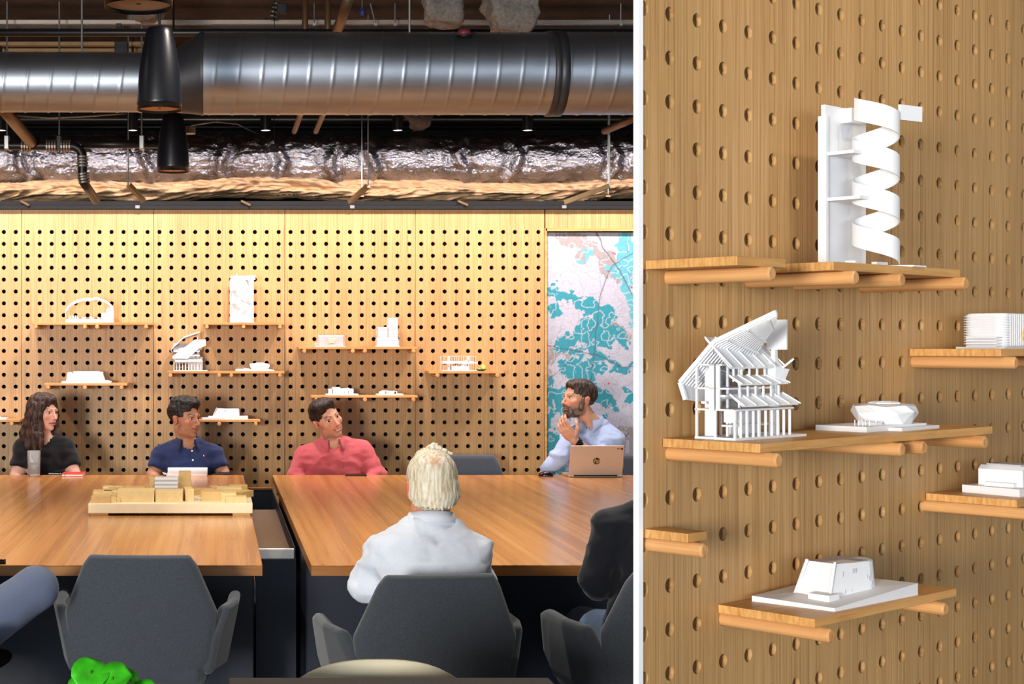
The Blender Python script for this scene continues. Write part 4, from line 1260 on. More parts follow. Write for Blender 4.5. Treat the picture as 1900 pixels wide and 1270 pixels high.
# ================================================================== chairs
def chair_meshes():
    back = [(-.19, .79), (-.165, .825), (.165, .825), (.19, .79), (.255, .63), (.235, .47), (.17, .385), (-.17, .385), (-.235, .47), (-.255, .63)]
    def wb(V):
        u, w_, v = V[:, 0], V[:, 1], V[:, 2]
        return np.stack([u, w_ - .225 + .9 * u * u * .55 - (v - .45) * .16, v], -1)
    arm = [(-.20, .42), (.13, .42), (.19, .50), (.15, .635), (.09, .655), (-.16, .645), (-.215, .55)]
    def wa(sg):
        def fn(V):
            u, w_, v = V[:, 0], V[:, 1], V[:, 2]
            return np.stack([sg * (.262 + (v - .45) * .20 - .25 * np.maximum(-u - .05, 0)) + w_, u - .02, v], -1)
        return fn
    seat = [(-.22, -.20), (-.19, -.24), (.19, -.24), (.22, -.20), (.245, .16), (.20, .23), (-.20, .23), (-.245, .16)]
    def ws(V): return np.stack([V[:, 0], V[:, 2], V[:, 1] + .42 - .03 * (V[:, 2] < -.15) * 0], -1)
    out = {}
    V, Q = cushion(back, .055, .026, .010, wb); out['backrest'] = np_mesh('backrest', V, Q)
    for k, sg in enumerate((-1, 1)):
        V, Q = cushion(arm, .042, .020, .010, wa(sg)); out['arm%d' % k] = np_mesh('arm', V, Q if sg > 0 else Q)
    V, Q = cushion(seat, .09, .04, .012, ws)
    out['seat'] = np_mesh('seat', V, Q[:, ::-1])
    return out
CM = chair_meshes()
for m_ in CM.values():
    bm = bmesh.new(); bm.from_mesh(m_); bmesh.ops.recalc_face_normals(bm, faces=bm.faces); bm.to_mesh(m_); bm.free()
col_m = MB().lathe([(.03, .04), (.026, .06), (.022, .30), (.05, .36), (.05, .38), (.02, .385)], 16).mesh('pedestal')
leg_m = []
for k in range(4):
    a = PI / 4 + k * PI / 2
    leg_m.append(MB().tube([(.02 * math.cos(a), .02 * math.sin(a), .075), (.16 * math.cos(a), .16 * math.sin(a), .05), (.29 * math.cos(a), .29 * math.sin(a), .014)], [.018, .016, .012], 10).mesh('leg'))
def chair(label, x, y, rz):
    t = thing('upholstered_chair', label, 'chair', (x, y, 0), rz, 'grey upholstered chairs around the table')
    link('backrest', CM['backrest'], 'chair', t); link('seat', CM['seat'], 'chair', t)
    link('armrest', CM['arm0'], 'chair', t); link('armrest', CM['arm1'], 'chair', t)
    link('pedestal', col_m, 'black', t, True)
    for q in leg_m: link('leg', q, 'black', t, True)
    return t
R_ = math.radians
chair('empty grey chair pulled up to the near side of the table, back to us', (268 - CX) * 5.0 / F, 5.24, R_(-3))
chair('grey chair under the white-haired man, its back to us', (789 - CX) * 4.62 / F, 4.82, R_(7))
chair('grey chair under the person in black at the right', 1.40, 4.90, R_(9))
chair('grey chair under the person with the raised knee at far left', -1.00, 4.70, R_(-32))
chair('empty grey chair between the man in pink and the man with laptop', (868 - CX) * 9.4 / F, 9.16, R_(180))
chair('grey chair under the woman in black', (82 - CX) * 9.35 / F, 9.16, R_(180))
chair('grey chair under the man in navy', (345 - CX) * 9.35 / F, 9.16, R_(184))
chair('grey chair under the man in pink', (622 - CX) * 9.35 / F, 9.16, R_(176))
chair('grey chair under the man with the laptop', (1125 - CX) * 9.35 / F, 9.16, R_(172))

# cream shell chair and charcoal desk right in front of us
def shell_chair():
    t = thing('shell_chair', 'cream plastic shell chair, only its rounded back top showing in front', 'chair', ((702 - CX) * 3.5 / F, 3.72, 0), R_(0))
    rows = []
    for i in range(15):
        v = i / 14
        row = []
        for k in range(17):
            u = k / 16 * 2 - 1
            if v < .45:        # seat, front to rear
                q = v / .45; y = .22 - .38 * q; z = .44 - .02 * math.sin(q * PI) + .05 * abs(u) ** 3; hw = .215 + .01 * q
                row.append((u * hw, y, z))
            else:
                q = (v - .45) / .55; hw = .225 + .025 * math.sin(q * PI * .9)
                zt = .44 + (.352 - .075 * abs(u) ** 2.4) * q; y = -.16 - .085 * math.sin(q * PI / 2) + .07 * u * u * (1 - .3 * q)
                ww = hw * (1 - .0 * q) * (1 - (.10 * q * abs(u) ** 2))
                row.append((u * ww, y, zt))
        rows.append(row)
    MB().sheet(rows).build('shell', 'creamshell', t, smooth=True, solid=.012)
    for sx in (-1, 1):
        for sy in (-1, 1):
            MB().tube([(sx * .12, sy * .10 - .02, .425), (sx * .21, sy * .20 - .02, .0)], [.013, .010], 10).build('leg', 'oak_dowel', t, smooth=True)
shell_chair()
a = P(425, 1258, 3.33); b_ = P(1018, 1258, 3.33)
t = thing('charcoal_desk', 'charcoal desk edge at the very bottom, in front of the cream chair', 'desk', ((a.x + b_.x) / 2, 3.13, 0))
hw = (b_.x - a.x) / 2
MB().box(-hw, hw, -.20, .20, a.z - .03, a.z).build('desk_top', 'desk', t, bevel=.003)
for sx in (-1, 1):
    for sy in (-1, 1): MB().box(sx * (hw - .04) - .02, sx * (hw - .04) + .02, sy * .16 - .02, sy * .16 + .02, 0, a.z - .03).build('leg', 'black', t)

# leafy plant low in the left corner
def plant():
    b = P(205, 1270, 2.7); base = Vector((b.x, 2.7, 0))
    t = thing('potted_plant', 'bright green leafy plant poking up at the lower left', 'plant', base)
    MB().lathe([(.10, 0), (.13, .02), (.16, .34), (.165, .36), (.15, .36), (.14, .31), (.0, .31)], 28).build('pot', 'pot', t, smooth=True)
    MB().lathe([(.0, .312), (.143, .314), (.0, .320)], 24).build('soil', 'soil', t)
    rnd = random.Random(5)
    tips = [(-.035, .0, .945, .036), (.005, -.02, .938, .036), (.036, .01, .925, .030), (.06, .0, .905, .03), (-.06, .02, .912, .03), (.02, .03, .92, .03), (-.02, -.04, .90, .03), (.075, -.03, .885, .028), (-.08, -.02, .88, .03)]
    for k in range(12): tips.append((rnd.uniform(-.12, .12), rnd.uniform(-.1, .1), rnd.uniform(.62, .86), .035))
    for (x, y, z, s_) in tips:
        st = MB().tube([(x * .2, y * .2, .31), (x * .5, y * .6, .31 + (z - .31) * .6), (x, y, z - s_ * .3)], [.005, .004, .002], 6).build('stem', 'stem', t, smooth=True)
        rows = []
        an = rnd.uniform(0, 6.28); up = Vector((math.cos(an) * .25, -.55, .8)).normalized(); d = Vector((math.cos(an), math.sin(an) * .4, .35)).normalized(); sd = d.cross(up).normalized(); nn = sd.cross(d)
        for i in range(7):
            f = i / 6 - .5; wd = s_ * .95 * math.sqrt(max(0, 1 - (2 * f) ** 2)) + .0008
            rows.append([tuple(Vector((x, y, z - s_ * .45)) + d * (f * 2 * s_ * 1.0) + sd * (wd * u) + nn * (.25 * wd * u * u - .5 * s_ * f * f)) for u in (-1, -.5, 0, .5, 1)])
        MB().sheet(rows).build('leaf', 'leaf', t, smooth=True, solid=.0012)
plant()

# ================================================================== on the table
def tp(x, y): Z = (CAMH - TZ) * F / (y - HY); return Vector(((x - CX) * Z / F, Z, TZ))

def city_model():
    b = tp(316, 958); W2 = .372
    t = thing('city_model', 'tan wooden city block model on a thick cream board', 'model', (b.x, b.y, TZ))
    D = .66; z0, z1 = .012, .056
    for x in (-W2 + .01, W2 - .09): MB().box(x, x + .08, .01, D - .01, 0, z0).build('foot', 'tan', t)
    MB().box(-W2, W2, 0, D, z0, z1).build('base_board', 'cream', t, bevel=.002)
    fix = [(-.245, -.075, .06, .20, .080, 'tan2', 0), (-.07, .055, .06, .19, .074, 'tan2', 0), (.06, .10, .10, .22, .085, 'tan2', .1), (.02, .09, .25, .34, .055, 'tan', 0), (-.32, -.22, .20, .29, .050, 'tan2', 0),
           (-.37, -.28, .26, .34, .05, 'tan', 0), (-.24, -.13, .34, .44, .060, 'tan', 0), (.14, .24, .10, .20, .066, 'tan', 0), (.23, .30, .09, .2, .060, 'tan2', 0), (.25, .345, .03, .10, .042, 'tan2', 0),
           (.14, .26, .26, .33, .048, 'tan2', -.4), (.10, .20, .36, .44, .046, 'tan', 0), (.21, .33, .36, .46, .055, 'tan2', 0), (.30, .36, .22, .34, .045, 'tan', -.5), (.27, .36, .5, .58, .05, 'tan', 0)]
    for (x0, x1, y0, y1, h, m_, r) in fix:
        h *= .66
        o = MB().box(-(x1 - x0) / 2, (x1 - x0) / 2, -(y1 - y0) / 2, (y1 - y0) / 2, 0, h).build('building', m_, t, bevel=.001)
        o.location = ((x0 + x1) / 2, (y0 + y1) / 2, z1); o.rotation_euler = (0, 0, r)
    rnd = random.Random(11)
    for k in range(90):
        x = rnd.uniform(-.34, .34); y = rnd.uniform(.03, .62)
        if any(f_[0] - .02 < x < f_[1] + .02 and f_[2] - .03 < y < f_[3] + .03 for f_ in fix) or (-.13 < x < .10 and .26 < y < .50): continue
        w_, d_, h = rnd.uniform(.018, .045), rnd.uniform(.02, .05), rnd.uniform(.010, .032)
        o = MB().box(-w_, w_, -d_, d_, 0, h).build('building', rnd.choice(('tan', 'tan2')), t)
        o.location = (min(max(x, -W2 + w_ + .01), W2 - w_ - .01), min(max(y, d_ + .01), D - d_ - .01), z1); o.rotation_euler = (0, 0, rnd.choice((0, 0, 0, .15)))
    # the white building and the tan tower behind it
    wt = MB().box(-.085, .025, .345, .42, z1, z1 + .086).build('white_building', 'model', t); wt['label'] = 'white building among the tan ones'
    for k in range(4): MB().box(-.087, .027, .343, .422, z1 + .014 + k * .019, z1 + .020 + k * .019).build('floor_band', M['greyslot'], wt)
    MB().box(.027, .085, .44, .50, z1, z1 + .108).build('building', 'tan', t); MB().box(-.112, -.088, .40, .46, z1, z1 + .088).build('building', 'tan', t)
city_model()

b = tp(63, 884)
t = thing('water_glass', 'clear tumbler half full of water in front of the woman', 'glass', b)
MB().lathe([(.0335, 0), (.036, .006), (.039, .150), (.0365, .150), (.0325, .014), (.0, .012)], 32).build('tumbler', 'glass', t, smooth=True)
MB().lathe([(.0, .0125), (.0318, .0145), (.0340, .066), (.0, .066)], 32).build('water', 'water', t, smooth=False)
def slab_thing(name, label, cat, px, py, w_, d_, h, mat, rz=0, extra=None):
    b = tp(px, py); t = thing(name, label, cat, b, rz)
    MB().box(-w_ / 2, w_ / 2, 0, d_, 0.0, h).build('body', mat, t, bevel=min(.003, h * .3))
    return t
t = slab_thing('smartphone', 'black phone lying between the water glass and the red notebook', 'phone', 101, 881.5, .080, .15, .009, 'phone'); MB().box(-.036, .036, .004, .146, .009, .0095).build('screen', 'phone', t)
t = thing('notebook', 'red hardcover notebook lying in front of the woman', 'notebook', tp(134, 885))
MB().box(-.063, .063, .0, .16, .012, .0155).build('cover', 'red', t, bevel=.001); MB().box(-.063, .063, .0, .16, .0, .003).build('cover', 'red', t, bevel=.001)
MB().box(-.061, .061, .002, .158, .003, .012).build('pages', 'paper', t); MB().box(-.064, -.060, -.001, .16, 0, .0155).build('spine', 'red', t); MB().box(-.045, -.041, -.0012, .161, -.0005 + .001, .0162).build('elastic_band', M['logo'], t)
t = thing('notepad', 'white writing pad with a curled page before the man in navy', 'notepad', tp(348, 884))
rows = []
for i in range(13):
    a = i / 12
    rows.append([(x, .02 + .20 * (1 - a), .010 + .036 * math.sin(min(1, a * 1.15) * PI / 2) ** 2) for x in (-.117, 0, .117)])
rows += [[(x, .012, .034) for x in (-.117, 0, .117)], [(x, .006, .006) for x in (-.117, 0, .117)]]
MB().sheet(rows).build('curled_page', 'paper', t, smooth=True, solid=.0008)
MB().box(-.125, .112, .004, .24, 0, .007).build('pad', 'paper', t)
MB().hexa([(-.135, .01, .007), (-.10, .0, .007), (-.10, .05, .007), (-.145, .05, .007)], [(-.145, .01, .018), (-.12, .0, .010), (-.12, .05, .010), (-.15, .05, .02)]).build('loose_corner', 'paper', t)
t = slab_thing('smartphone', 'black phone at the elbow of the man in navy', 'phone', 416, 881, .082, .15, .013, 'phone', -.1); MB().box(-.036, .036, .004, .146, .013, .0135).build('screen', 'phone', t)
t = slab_thing('smartphone', 'black phone lying before the man in pink', 'phone', 661, 884, .125, .075, .008, 'phone', -.05); MB().box(-.058, .058, .004, .071, .008, .0085).build('screen', 'phone', t)
# sunglasses-like dark mouse under his hand
t = thing('computer_mouse', 'dark glossy computer mouse on the table left of the laptop', 'mouse', tp(1013, 884))
xs = np.arange(-.06, .06, .003); f_ = Field(xs, np.arange(-.06, .06, .003), np.arange(-.02, .05, .003))
f_.ell((0, 0, .004), (.044, .034, .026), None, .004); f_.put(lambda p: p[..., 2] + 0.0, (-.06, -.06, -.03), (.06, .06, .0), .001, 's')
V, Q = f_.net(); link('shell', np_mesh('shell', V, Q), 'phone', t)
MB().tube([(-.006, -.022, .023), (.006, -.022, .023)], .004, 10).build('wheel', 'conduit', t)
MB().tube([(.03, .0, .012), (.035, -.01, .006), (.045, -.012, .004)], .003, 8).build('blue_tip', plain('blue_plastic', (40, 120, 190), .4), t)

def laptop():
    b = tp(1105, 886)
    t = thing('laptop', 'open bronze-silver laptop, lid toward us, on the right table half', 'laptop', b, R_(2))
    W = .158
    MB().box(-W, W, .0, .215, .002, .016).build('keyboard_deck', 'silver', t, bevel=.003)
    lean = math.radians(14); H = .183
    lid = MB().box(-W, W, -.004, .004, 0, H).build('lid', 'silver', t, bevel=.003)
    lid.location = (0, .004, .010); lid.rotation_euler = (lean, 0, 0)
    ring = MB().tube([(0, -.0052, H * .49), (0, -.0040, H * .49)], .0205, 32).build('logo_disc', 'logo', lid)
    # the two slanted letters of the round emblem
    cu = bpy.data.curves.new('emblem_letters', 'FONT'); cu.body = 'hp'; cu.size = .036; cu.shear = .25; cu.align_x = 'CENTER'; cu.align_y = 'CENTER'; cu.extrude = .0004
    tmp = bpy.data.objects.new('emblem_letters_outline', cu)
    me = bpy.data.meshes.new_from_object(tmp); bpy.data.objects.remove(tmp)
    fo = link('emblem_letters', me, 'silver', lid)
    fo.location = (0, -.0056, H * .50); fo.rotation_euler = (PI / 2, 0, 0)
    for k in range(3): MB().box(.115 + k * .007, .120 + k * .007, -.0046, -.0040, H - .022, H - .016).build('sticker', 'logo', lid)
    MB().box(.138, .150, -.0046, -.0040, H - .025, H - .014).build('sticker', 'logo', lid)
    MB().box(-W + .006, W - .006, .004, .0048, .008, H - .006).build('screen', 'phone', lid)
    MB().tube([(-W + .03, .004, .010), (W - .03, .004, .010)], .006, 12).build('hinge', 'black', t)
laptop()
t = thing('pen_cap', 'tiny dark cap lying on the table at the left edge', 'cap', tp(2, 1047))
MB().tube([(-.02, 0, .008), (.012, 0, .008)], .008, 12).build('cap', 'phone', t, smooth=False)
MB().tube([(.012, 0, .008), (.016, 0, .008)], .0095, 12).build('rim', 'black', t)
# ================================================================== people
M['skin'] = attr_mat('skin', .5, .35, .12)
M['hair'] = attr_mat('hair', .55, .4, 0, .5, 260)
M['eye'] = attr_mat('eyeball', .12, .5)

def frame(fwd, up=(0, 0, 1)):
    f = Vector(fwd).normalized(); u = Vector(up); r = f.cross(u).normalized(); u = r.cross(f)
    return np.array([[r.x, f.x, u.x], [r.y, f.y, u.y], [r.z, f.z, u.z]], np.float32)

def hand(fl, wrist, fwd, pal, side, curl=.5, k=.006, spread=1.0, sc=1.0):
    """palm and five fingers; pal points out of the palm, side points to the thumb"""
    W = Vector(wrist); f = Vector(fwd).normalized(); p = Vector(pal); p = (p - f * p.dot(f)).normalized(); s = f.cross(p); s = s if s.dot(Vector(side)) > 0 else -s
    R = np.array([[s.x, f.x, p.x], [s.y, f.y, p.y], [s.z, f.z, p.z]], np.float32)
    fl.ell(W + f * .045 * sc, (.040 * sc, .052 * sc, .016 * sc), R, k)
    for i, (off, l) in enumerate(((.030, .96), (.010, 1.05), (-.010, 1.0), (-.029, .80))):
        q = W + f * .082 * sc + s * off * sc; a = 0.0
        seg = [q - f * .02 * sc, q]
        for j, ln in enumerate((.040, .026, .021)):
            a += curl * (.55 + .12 * i) * (1.0 if j else .7)
            d = (f * math.cos(a) + p * math.sin(a) + s * off * spread * 1.2).normalized(); q = q + d * ln * l * sc; seg.append(q)
        fl.chain(seg, [.0098 * sc, .0095 * sc, .0088 * sc, .0080 * sc, .0068 * sc], .003)
    b = W + f * .022 * sc + s * .028 * sc; d = (s * .75 + f * .65 + p * .35).normalized(); e = b + d * .042 * sc
    d2 = (s * .25 + f * .8 + p * (.35 + .5 * curl)).normalized(); g = e + d2 * .030 * sc; h = g + (f * .8 + p * (.3 + curl) - s * .1).normalized() * .022 * sc
    fl.chain([b, e, g, h], [.0145 * sc, .0112 * sc, .0098 * sc, .0078 * sc], .005)

def head_prims(fl, c, R, s=1.0, ears=True, jaw=1.0, fem=False):
    c = np.array(c, np.float32)
    L = lambda x, y, z: c + R @ np.array((x, y, z), np.float32) * s
    E = lambda p, r, k=.012, op='u': fl.ell(L(*p), tuple(q * s for q in r), R, k * s, op)
    Cn = lambda a, b, ra, rb, k=.008, op='u': fl.cone(L(*a), L(*b), ra * s, rb * s, k * s, op)
    E((0, -.014, .036), (.073, .094, .082)); E((0, .030, -.022), (.060, .063, .084), .02)
    E((0, .024, -.072), (.052 * jaw, .054, .038), .02); E((0, .070, -.100), (.021 * jaw, .017, .016), .016)
    for sx in (-1, 1):
        E((sx * .041, .060, -.024), (.021, .020, .020), .014)
        E((sx * .049 * jaw, .008, -.072), (.014, .024, .026), .018)
    Cn((-.034, .079, .0175), (.034, .079, .0175), .0105, .0105, .012)
    for sx in (-1, 1):
        E((sx * .031, .099, -.0005), (.0185, .0180, .0120), .006, 's')
        Cn((sx * .047, .070, .002), (sx * .031, .0825, .0110), .0036, .0036, .003); Cn((sx * .031, .0825, .0110), (sx * .0165, .077, .002), .0036, .0034, .003)
        Cn((sx * .047, .069, -.004), (sx * .031, .0805, -.0115), .0034, .0034, .004); Cn((sx * .031, .0805, -.0115), (sx * .0165, .076, -.004), .0034, .0032, .004)
    Cn((0, .085, .010), (0, .1085, -.033), .0072, .0105, .008); E((0, .105, -.035), (.0115, .012, .009), .006)
    for sx in (-1, 1): E((sx * .0115, .094, -.038), (.0085, .011, .0075), .005)
    E((0, .086, -.054), (.022, .012, .014), .010)
    E((0, .0895, -.0615), (.0235, .0105, .0062), .004); E((0, .0885, -.0725), (.0205, .0105, .0078), .004)
    if ears:
        for sx in (-1, 1):
            E((sx * .0765, -.010, -.012), (.0075, .0170, .028), .006); E((sx * .0805, -.014, .002), (.005, .015, .016), .004)
    return L

def face_colours(V, c, R, s, skin, lips, brow, blush, stub=None, stub_amt=0.0, smile=.4, brow_w=1.0, teeth=False):
    q = (V - np.array(c, np.float32)) @ R / s; x, y, z = q[:, 0], q[:, 1], q[:, 2]
    C = np.broadcast_to(np.array(lin(skin)), V.shape).copy()
    def blend(mask, rgb):
        nonlocal C
        m = np.clip(mask, 0, 1)[:, None]; C = C * (1 - m) + np.array(lin(rgb)) * m
    near = (np.linalg.norm(q, axis=1) < .15)
    g = lambda v, w_: np.exp(-(v / w_) ** 2)
    for sx in (-1, 1):
        blend(near * .55 * g(x - sx * .043, .022) * g(z + .030, .020) * (y > .03), blush)
    blend(near * .5 * g(x, .013) * g(z + .034, .012) * (y > .08), blush)
    for sx in (-1, 1): blend(near * .5 * (np.abs(x) > .074) * g(z + .01, .04), blush)
    if stub is not None:
        m = np.clip((-z - .040) / .022, 0, 1) * np.clip((y + .02) / .03, 0, 1) * (z > -.125)
        m = np.maximum(m, g(x, .026) * g(z + .050, .007) * (y > .07)); m = np.maximum(m, (np.abs(x) > .058) * np.clip((-z - .012) / .02, 0, 1) * (y > .0) * (y < .035) * (z > -.10))
        blend(near * m * stub_amt, stub)
    zc = -.067 + smile * .008 * (x / .024) ** 2
    mouth = near * (y > .068) * (np.abs(x) < .029)
    wlip = .0105 * np.sqrt(np.clip(1 - (x / .029) ** 2, 0, 1))
    blend(mouth * np.clip((wlip - np.abs(z - zc)) / .003, 0, 1) * .85, lips)
    if teeth: blend(mouth * g(z - zc + .0008, .0030) * (np.abs(x) < .018), (236, 226, 216)); blend(mouth * g(z - zc - .004, .0016) * (np.abs(x) < .022) * .6, (90, 40, 36))
    else: blend(mouth * g(z - zc, .0019) * .85, (92, 44, 40))
    for sx in (-1, 1):
        u = (x * sx - .012) / .038
        zb = .0185 + .0075 * np.sin(np.clip(u, 0, 1) * PI * .75)
        blend(near * (y > .04) * (u > 0) * (u < 1) * g(z - zb, .0036 * brow_w) * (1 - .35 * np.clip(u, 0, 1)) * .95, brow)
        blend(near * (y > .06) * g(x - sx * .031, .0155) * g(z - .0098, .0022) * .9, (46, 32, 26))
        blend(near * (y > .06) * g(x - sx * .031, .018) * g(z + .010, .006) * .25, blush)
        blend(near * g(x - sx * .009, .0035) * g(z + .042, .003) * (y > .085) * .8, (84, 46, 40))
    return C

def eyes(root, off, c, R, s, gaze, iris):
    for sx in (-1, 1):
        ctr = np.array(c, np.float32) + R @ np.array((sx * .031, .0715, -.0004), np.float32) * s - off
        m = MB(); prof = [(.0130 * math.sin(PI * i / 14) * s, -.0130 * math.cos(PI * i / 14) * s) for i in range(15)]
        m.lathe(prof, 20); me = m.mesh('eye')
        g = (R @ np.array(gaze, np.float32)); g = g / np.linalg.norm(g)
        # pole of the lathe toward the gaze
        zz = Vector(g); xx = zz.orthogonal().normalized(); yy = zz.cross(xx)
        rot = Matrix((xx, yy, zz)).transposed()
        me.transform(rot.to_4x4()); me.transform(Matrix.Translation(Vector(ctr)))
        co = np.empty(len(me.vertices) * 3, np.float32); me.vertices.foreach_get('co', co); co = co.reshape(-1, 3)
        d = ((co - ctr) / (.0130 * s)) @ g
        C = np.where((d > .97)[:, None], np.array(lin((12, 10, 10))), np.where((d > .84)[:, None], np.array(lin(iris)), np.array(lin((226, 222, 216)))))
        a = me.color_attributes.new('Col', 'FLOAT_COLOR', 'POINT'); a.data.foreach_set('color', np.concatenate([C, np.ones((len(C), 1))], 1).astype(np.float32).ravel())
        link('eye', me, 'eye', root, True)

def part_mesh(name, fl, off, mat, root, col=None, wrinkle=0.0, wscale=14, wdir=(1, 1, 1), seed=0.0, strand=None):
    V, Q = fl.net()
    if len(V) == 0: return None
    if wrinkle:
        N = normals(V, Q); q = V * np.array(wdir)
        d = (1 - np.abs(fbm(q, wscale, 3, seed) - .44) * 5.0) * .7 + (fbm(q, wscale * .45, 2, seed + 5) - .37) * 1.4
        V = V + N * (wrinkle * (d - .35))[:, None]
    if strand is not None:
        N = normals(V, Q); amp, sc, dr = strand
        n = fbm(V * np.array(dr), sc, 3, seed) - .44
        V = V + N * (amp * n)[:, None]
        if col is not None:
            t_ = np.clip(.5 + n * 2.4, 0, 1)[:, None]; col = np.array(lin(col[0])) * (1 - t_) + np.array(lin(col[1])) * t_
    me = np_mesh(name, V - off, Q, col)
    return link(name, me, mat, root)

def collar(root, nb, R, off, mat, gap=.55, r0=.062, h=.034, drop=.030, tip=.035):
    """folded shirt collar round the neck base nb; open at the front"""
    rows = []; n = 36
    R = np.array(R)
    for i in range(n + 1):
        a = gap + (2 * PI - 2 * gap) * i / n                # 0 = front
        e = min(a, 2 * PI - a); fr = max(0.0, 1 - (e - gap) / .9)
        sx, cy = math.sin(a), math.cos(a)
        def pt(r, z, dy=0): return tuple(np.array(nb) + R @ np.array((r * sx, r * 1.06 * cy + dy, z)) - off)
        z_ = -.018 * (1 + cy) * .5
        rows.append([pt(r0, -.006 + z_), pt(r0 - .001, h + z_ * 1.6), pt(r0 + .006, h + .003 + z_ * 1.6), pt(r0 + .022 + .010 * fr, h - drop - tip * fr * fr + z_ * 1.8, .012 * fr)])
    return MB().sheet(rows).build('collar', mat, root, smooth=True, solid=.003)

def buttons(root, pts, off, mat='paper', r=.0055):
    for q, nrm in pts:
        q = Vector(q) - Vector(off.tolist()); n_ = Vector(nrm).normalized()
        MB().tube([q, q + n_ * .003], r, 10).build('button', mat, root)

def person(label, base, hc, hR, tR, neck, sh, el, wr, pel, kn, an, hs=1.0, skin=(224, 172, 142), lips=(190, 96, 88), brow=(58, 38, 28), blush=(214, 128, 104),
           iris=(74, 52, 36), gaze=(0, 1, 0), stub=None, stub_amt=0.0, smile=.4, teeth=False, shirt=None, sleeve='long', tw=1.0, hair=None, trousers=None, shoes=None,
           hands=None, beard=None, jaw=1.0, brow_w=1.0, face=True, collar_=None, wrinkle=.010, finehands=False, seed=0.0, belly=0.0, trouser_wrinkle=.006):
    """sh, el, wr: right then left (the person's own); all points in the room"""
    off = np.array((base[0], base[1], 0.0), np.float32)
    A = lambda v: np.array(v, np.float32)
    hc, neck, pel = A(hc), A(neck), A(pel)
    pts = np.array([hc, neck, pel] + [A(q) for q in sh + el + wr + kn + an])
    lo = pts.min(0) - .17; hi = pts.max(0) + .17
    lo[2] = min(lo[2], -.02); fine = .0027
    fr = [[(hc[i] - .135 * hs, hc[i] + .135 * hs, fine)] for i in range(3)]
    if finehands:
        for i in range(3):
            for q in wr[:1] if finehands == 1 else wr: fr[i].append((q[i] - .14, q[i] + .14, .0042))
    ax3 = [axis(lo[i], hi[i], .009, fr[i]) for i in range(3)]
    fl = Field(*ax3)
    # torso, neck, limbs
    ts = (0, .18, .42, .68, .86, .95, 1.0)
    rx = [q * tw for q in (.150, .150, .138, .160, .165, .120, .065)]; ry = [.100, .105 + belly, .100 + belly, .112, .088, .066, .056]
    fl.loft(pel, neck, ts, rx, ry, tR, .03, -.012)
    fl.cone(neck - A(tR @ np.array((0, .012, .02))), hc + A(hR @ np.array((0, -.022, -.055))) * hs, .058 * hs, .050 * hs, .02)
    for s_ in sh: fl.cone(neck + A(tR @ np.array((0, -.015, -.01))), A(s_), .046, .038, .03)
    for s_, e_, w_ in zip(sh, el, wr):
        c_ = .74 if sleeve == 'long' else .86 if sleeve == 'rolled' else 1.0
        fl.chain([A(s_), A(e_)], [.052 * c_, .040 * c_], .03); fl.chain([A(e_), A(e_) * .6 + A(w_) * .4, A(w_)], [.041 * c_, .038 * c_, .026], .015)
    for k, (w_, e_) in enumerate(zip(wr, el)):
        spec = (hands or {}).get(k)
        d = Vector(A(w_) - A(e_)).normalized()
        if spec is None: spec = dict(fwd=d, pal=Vector((0, 0, -1)), side=(Vector((1, 0, 0)) if k else Vector((-1, 0, 0))), curl=.45)
        hand(fl, w_, **spec)
    hips = [pel + A(tR @ np.array((sx * .085, .02, -.01))) for sx in (1, -1)]
    for h, k_, a_ in zip(hips, kn, an):
        fl.chain([h, A(k_)], [.075, .052], .03); fl.chain([A(k_), A(k_) * .65 + A(a_) * .35, A(a_)], [.052, .050, .036], .02)
    L = head_prims(fl, hc, hR, hs, jaw=jaw)
    V, Q = fl.net()
    C = face_colours(V, hc, hR, hs, skin, lips, brow, blush, stub, stub_amt, smile, brow_w, teeth)
    root = link('person', np_mesh('person', V - off, Q, C), 'skin')
    root.location = tuple(off); tag(root, label, 'person')
    if face: eyes(root, off, hc, hR, hs, gaze, iris)
    # shirt
    co = .0105
    xs3 = [axis(lo[i], hi[i], .0095) for i in range(3)]
    g = Field(*xs3)
    g.loft(pel + A(tR @ np.array((0, 0, .0))), neck - A(tR @ np.array((0, 0, .006))), ts, rx, ry, tR, .03, co + .006)
    for s_, e_, w_ in zip(sh, el, wr):
        s_, e_, w_ = A(s_), A(e_), A(w_)
        g.cone(neck + A(tR @ np.array((0, -.015, -.012))), s_, .060, .060, .035)
        if sleeve == 'short':
            g.cone(s_, s_ + (e_ - s_) * .60, .060, .060, .020)
            m_ = s_ + (e_ - s_) * .60; u = (e_ - s_) / np.linalg.norm(e_ - s_)
            g.put(lambda p, m_=m_, u=u: np.maximum(-((p - m_) @ u) + .012, np.linalg.norm(p - m_, axis=-1) - .12), m_ - .12, m_ + .12, .004, 's')
        else:
            g.chain([s_, e_], [.061, .054], .020); end = {'long': .93, 'rolled': .30}[sleeve]
            g.cone(e_, e_ + (w_ - e_) * end, .055, .046 if sleeve == 'long' else .050, .02)
    # neck opening
    g.cone(neck - A(tR @ np.array((0, -.02, .02))), neck + A(tR @ np.array((0, .02, .10))), .056 * hs, .075 * hs, .008, 's')
    so = part_mesh('shirt', g, off, shirt, root, wrinkle=wrinkle, wscale=9, wdir=(1, 1, 1.6), seed=seed)
    if collar_: collar(root, neck + A(tR @ np.array((0, .004, .012))), tR, off, shirt, **(collar_ if isinstance(collar_, dict) else {}))
    # trousers and shoes
    if trousers:
        g = Field(*[axis(lo[i], hi[i], .012) for i in range(3)])
        g.ell(pel + A(tR @ np.array((0, 0, -.005))), (.172 * tw, .125, .10), tR, .02)
        for h, k_, a_ in zip(hips, kn, an):
            g.chain([h, A(k_)], [.092, .070], .03); g.cone(A(k_), A(k_) + (A(a_) - A(k_)) * .94, .070, .056, .02)
        part_mesh('trousers', g, off, trousers, root, wrinkle=trouser_wrinkle, wscale=11, seed=seed + 3)
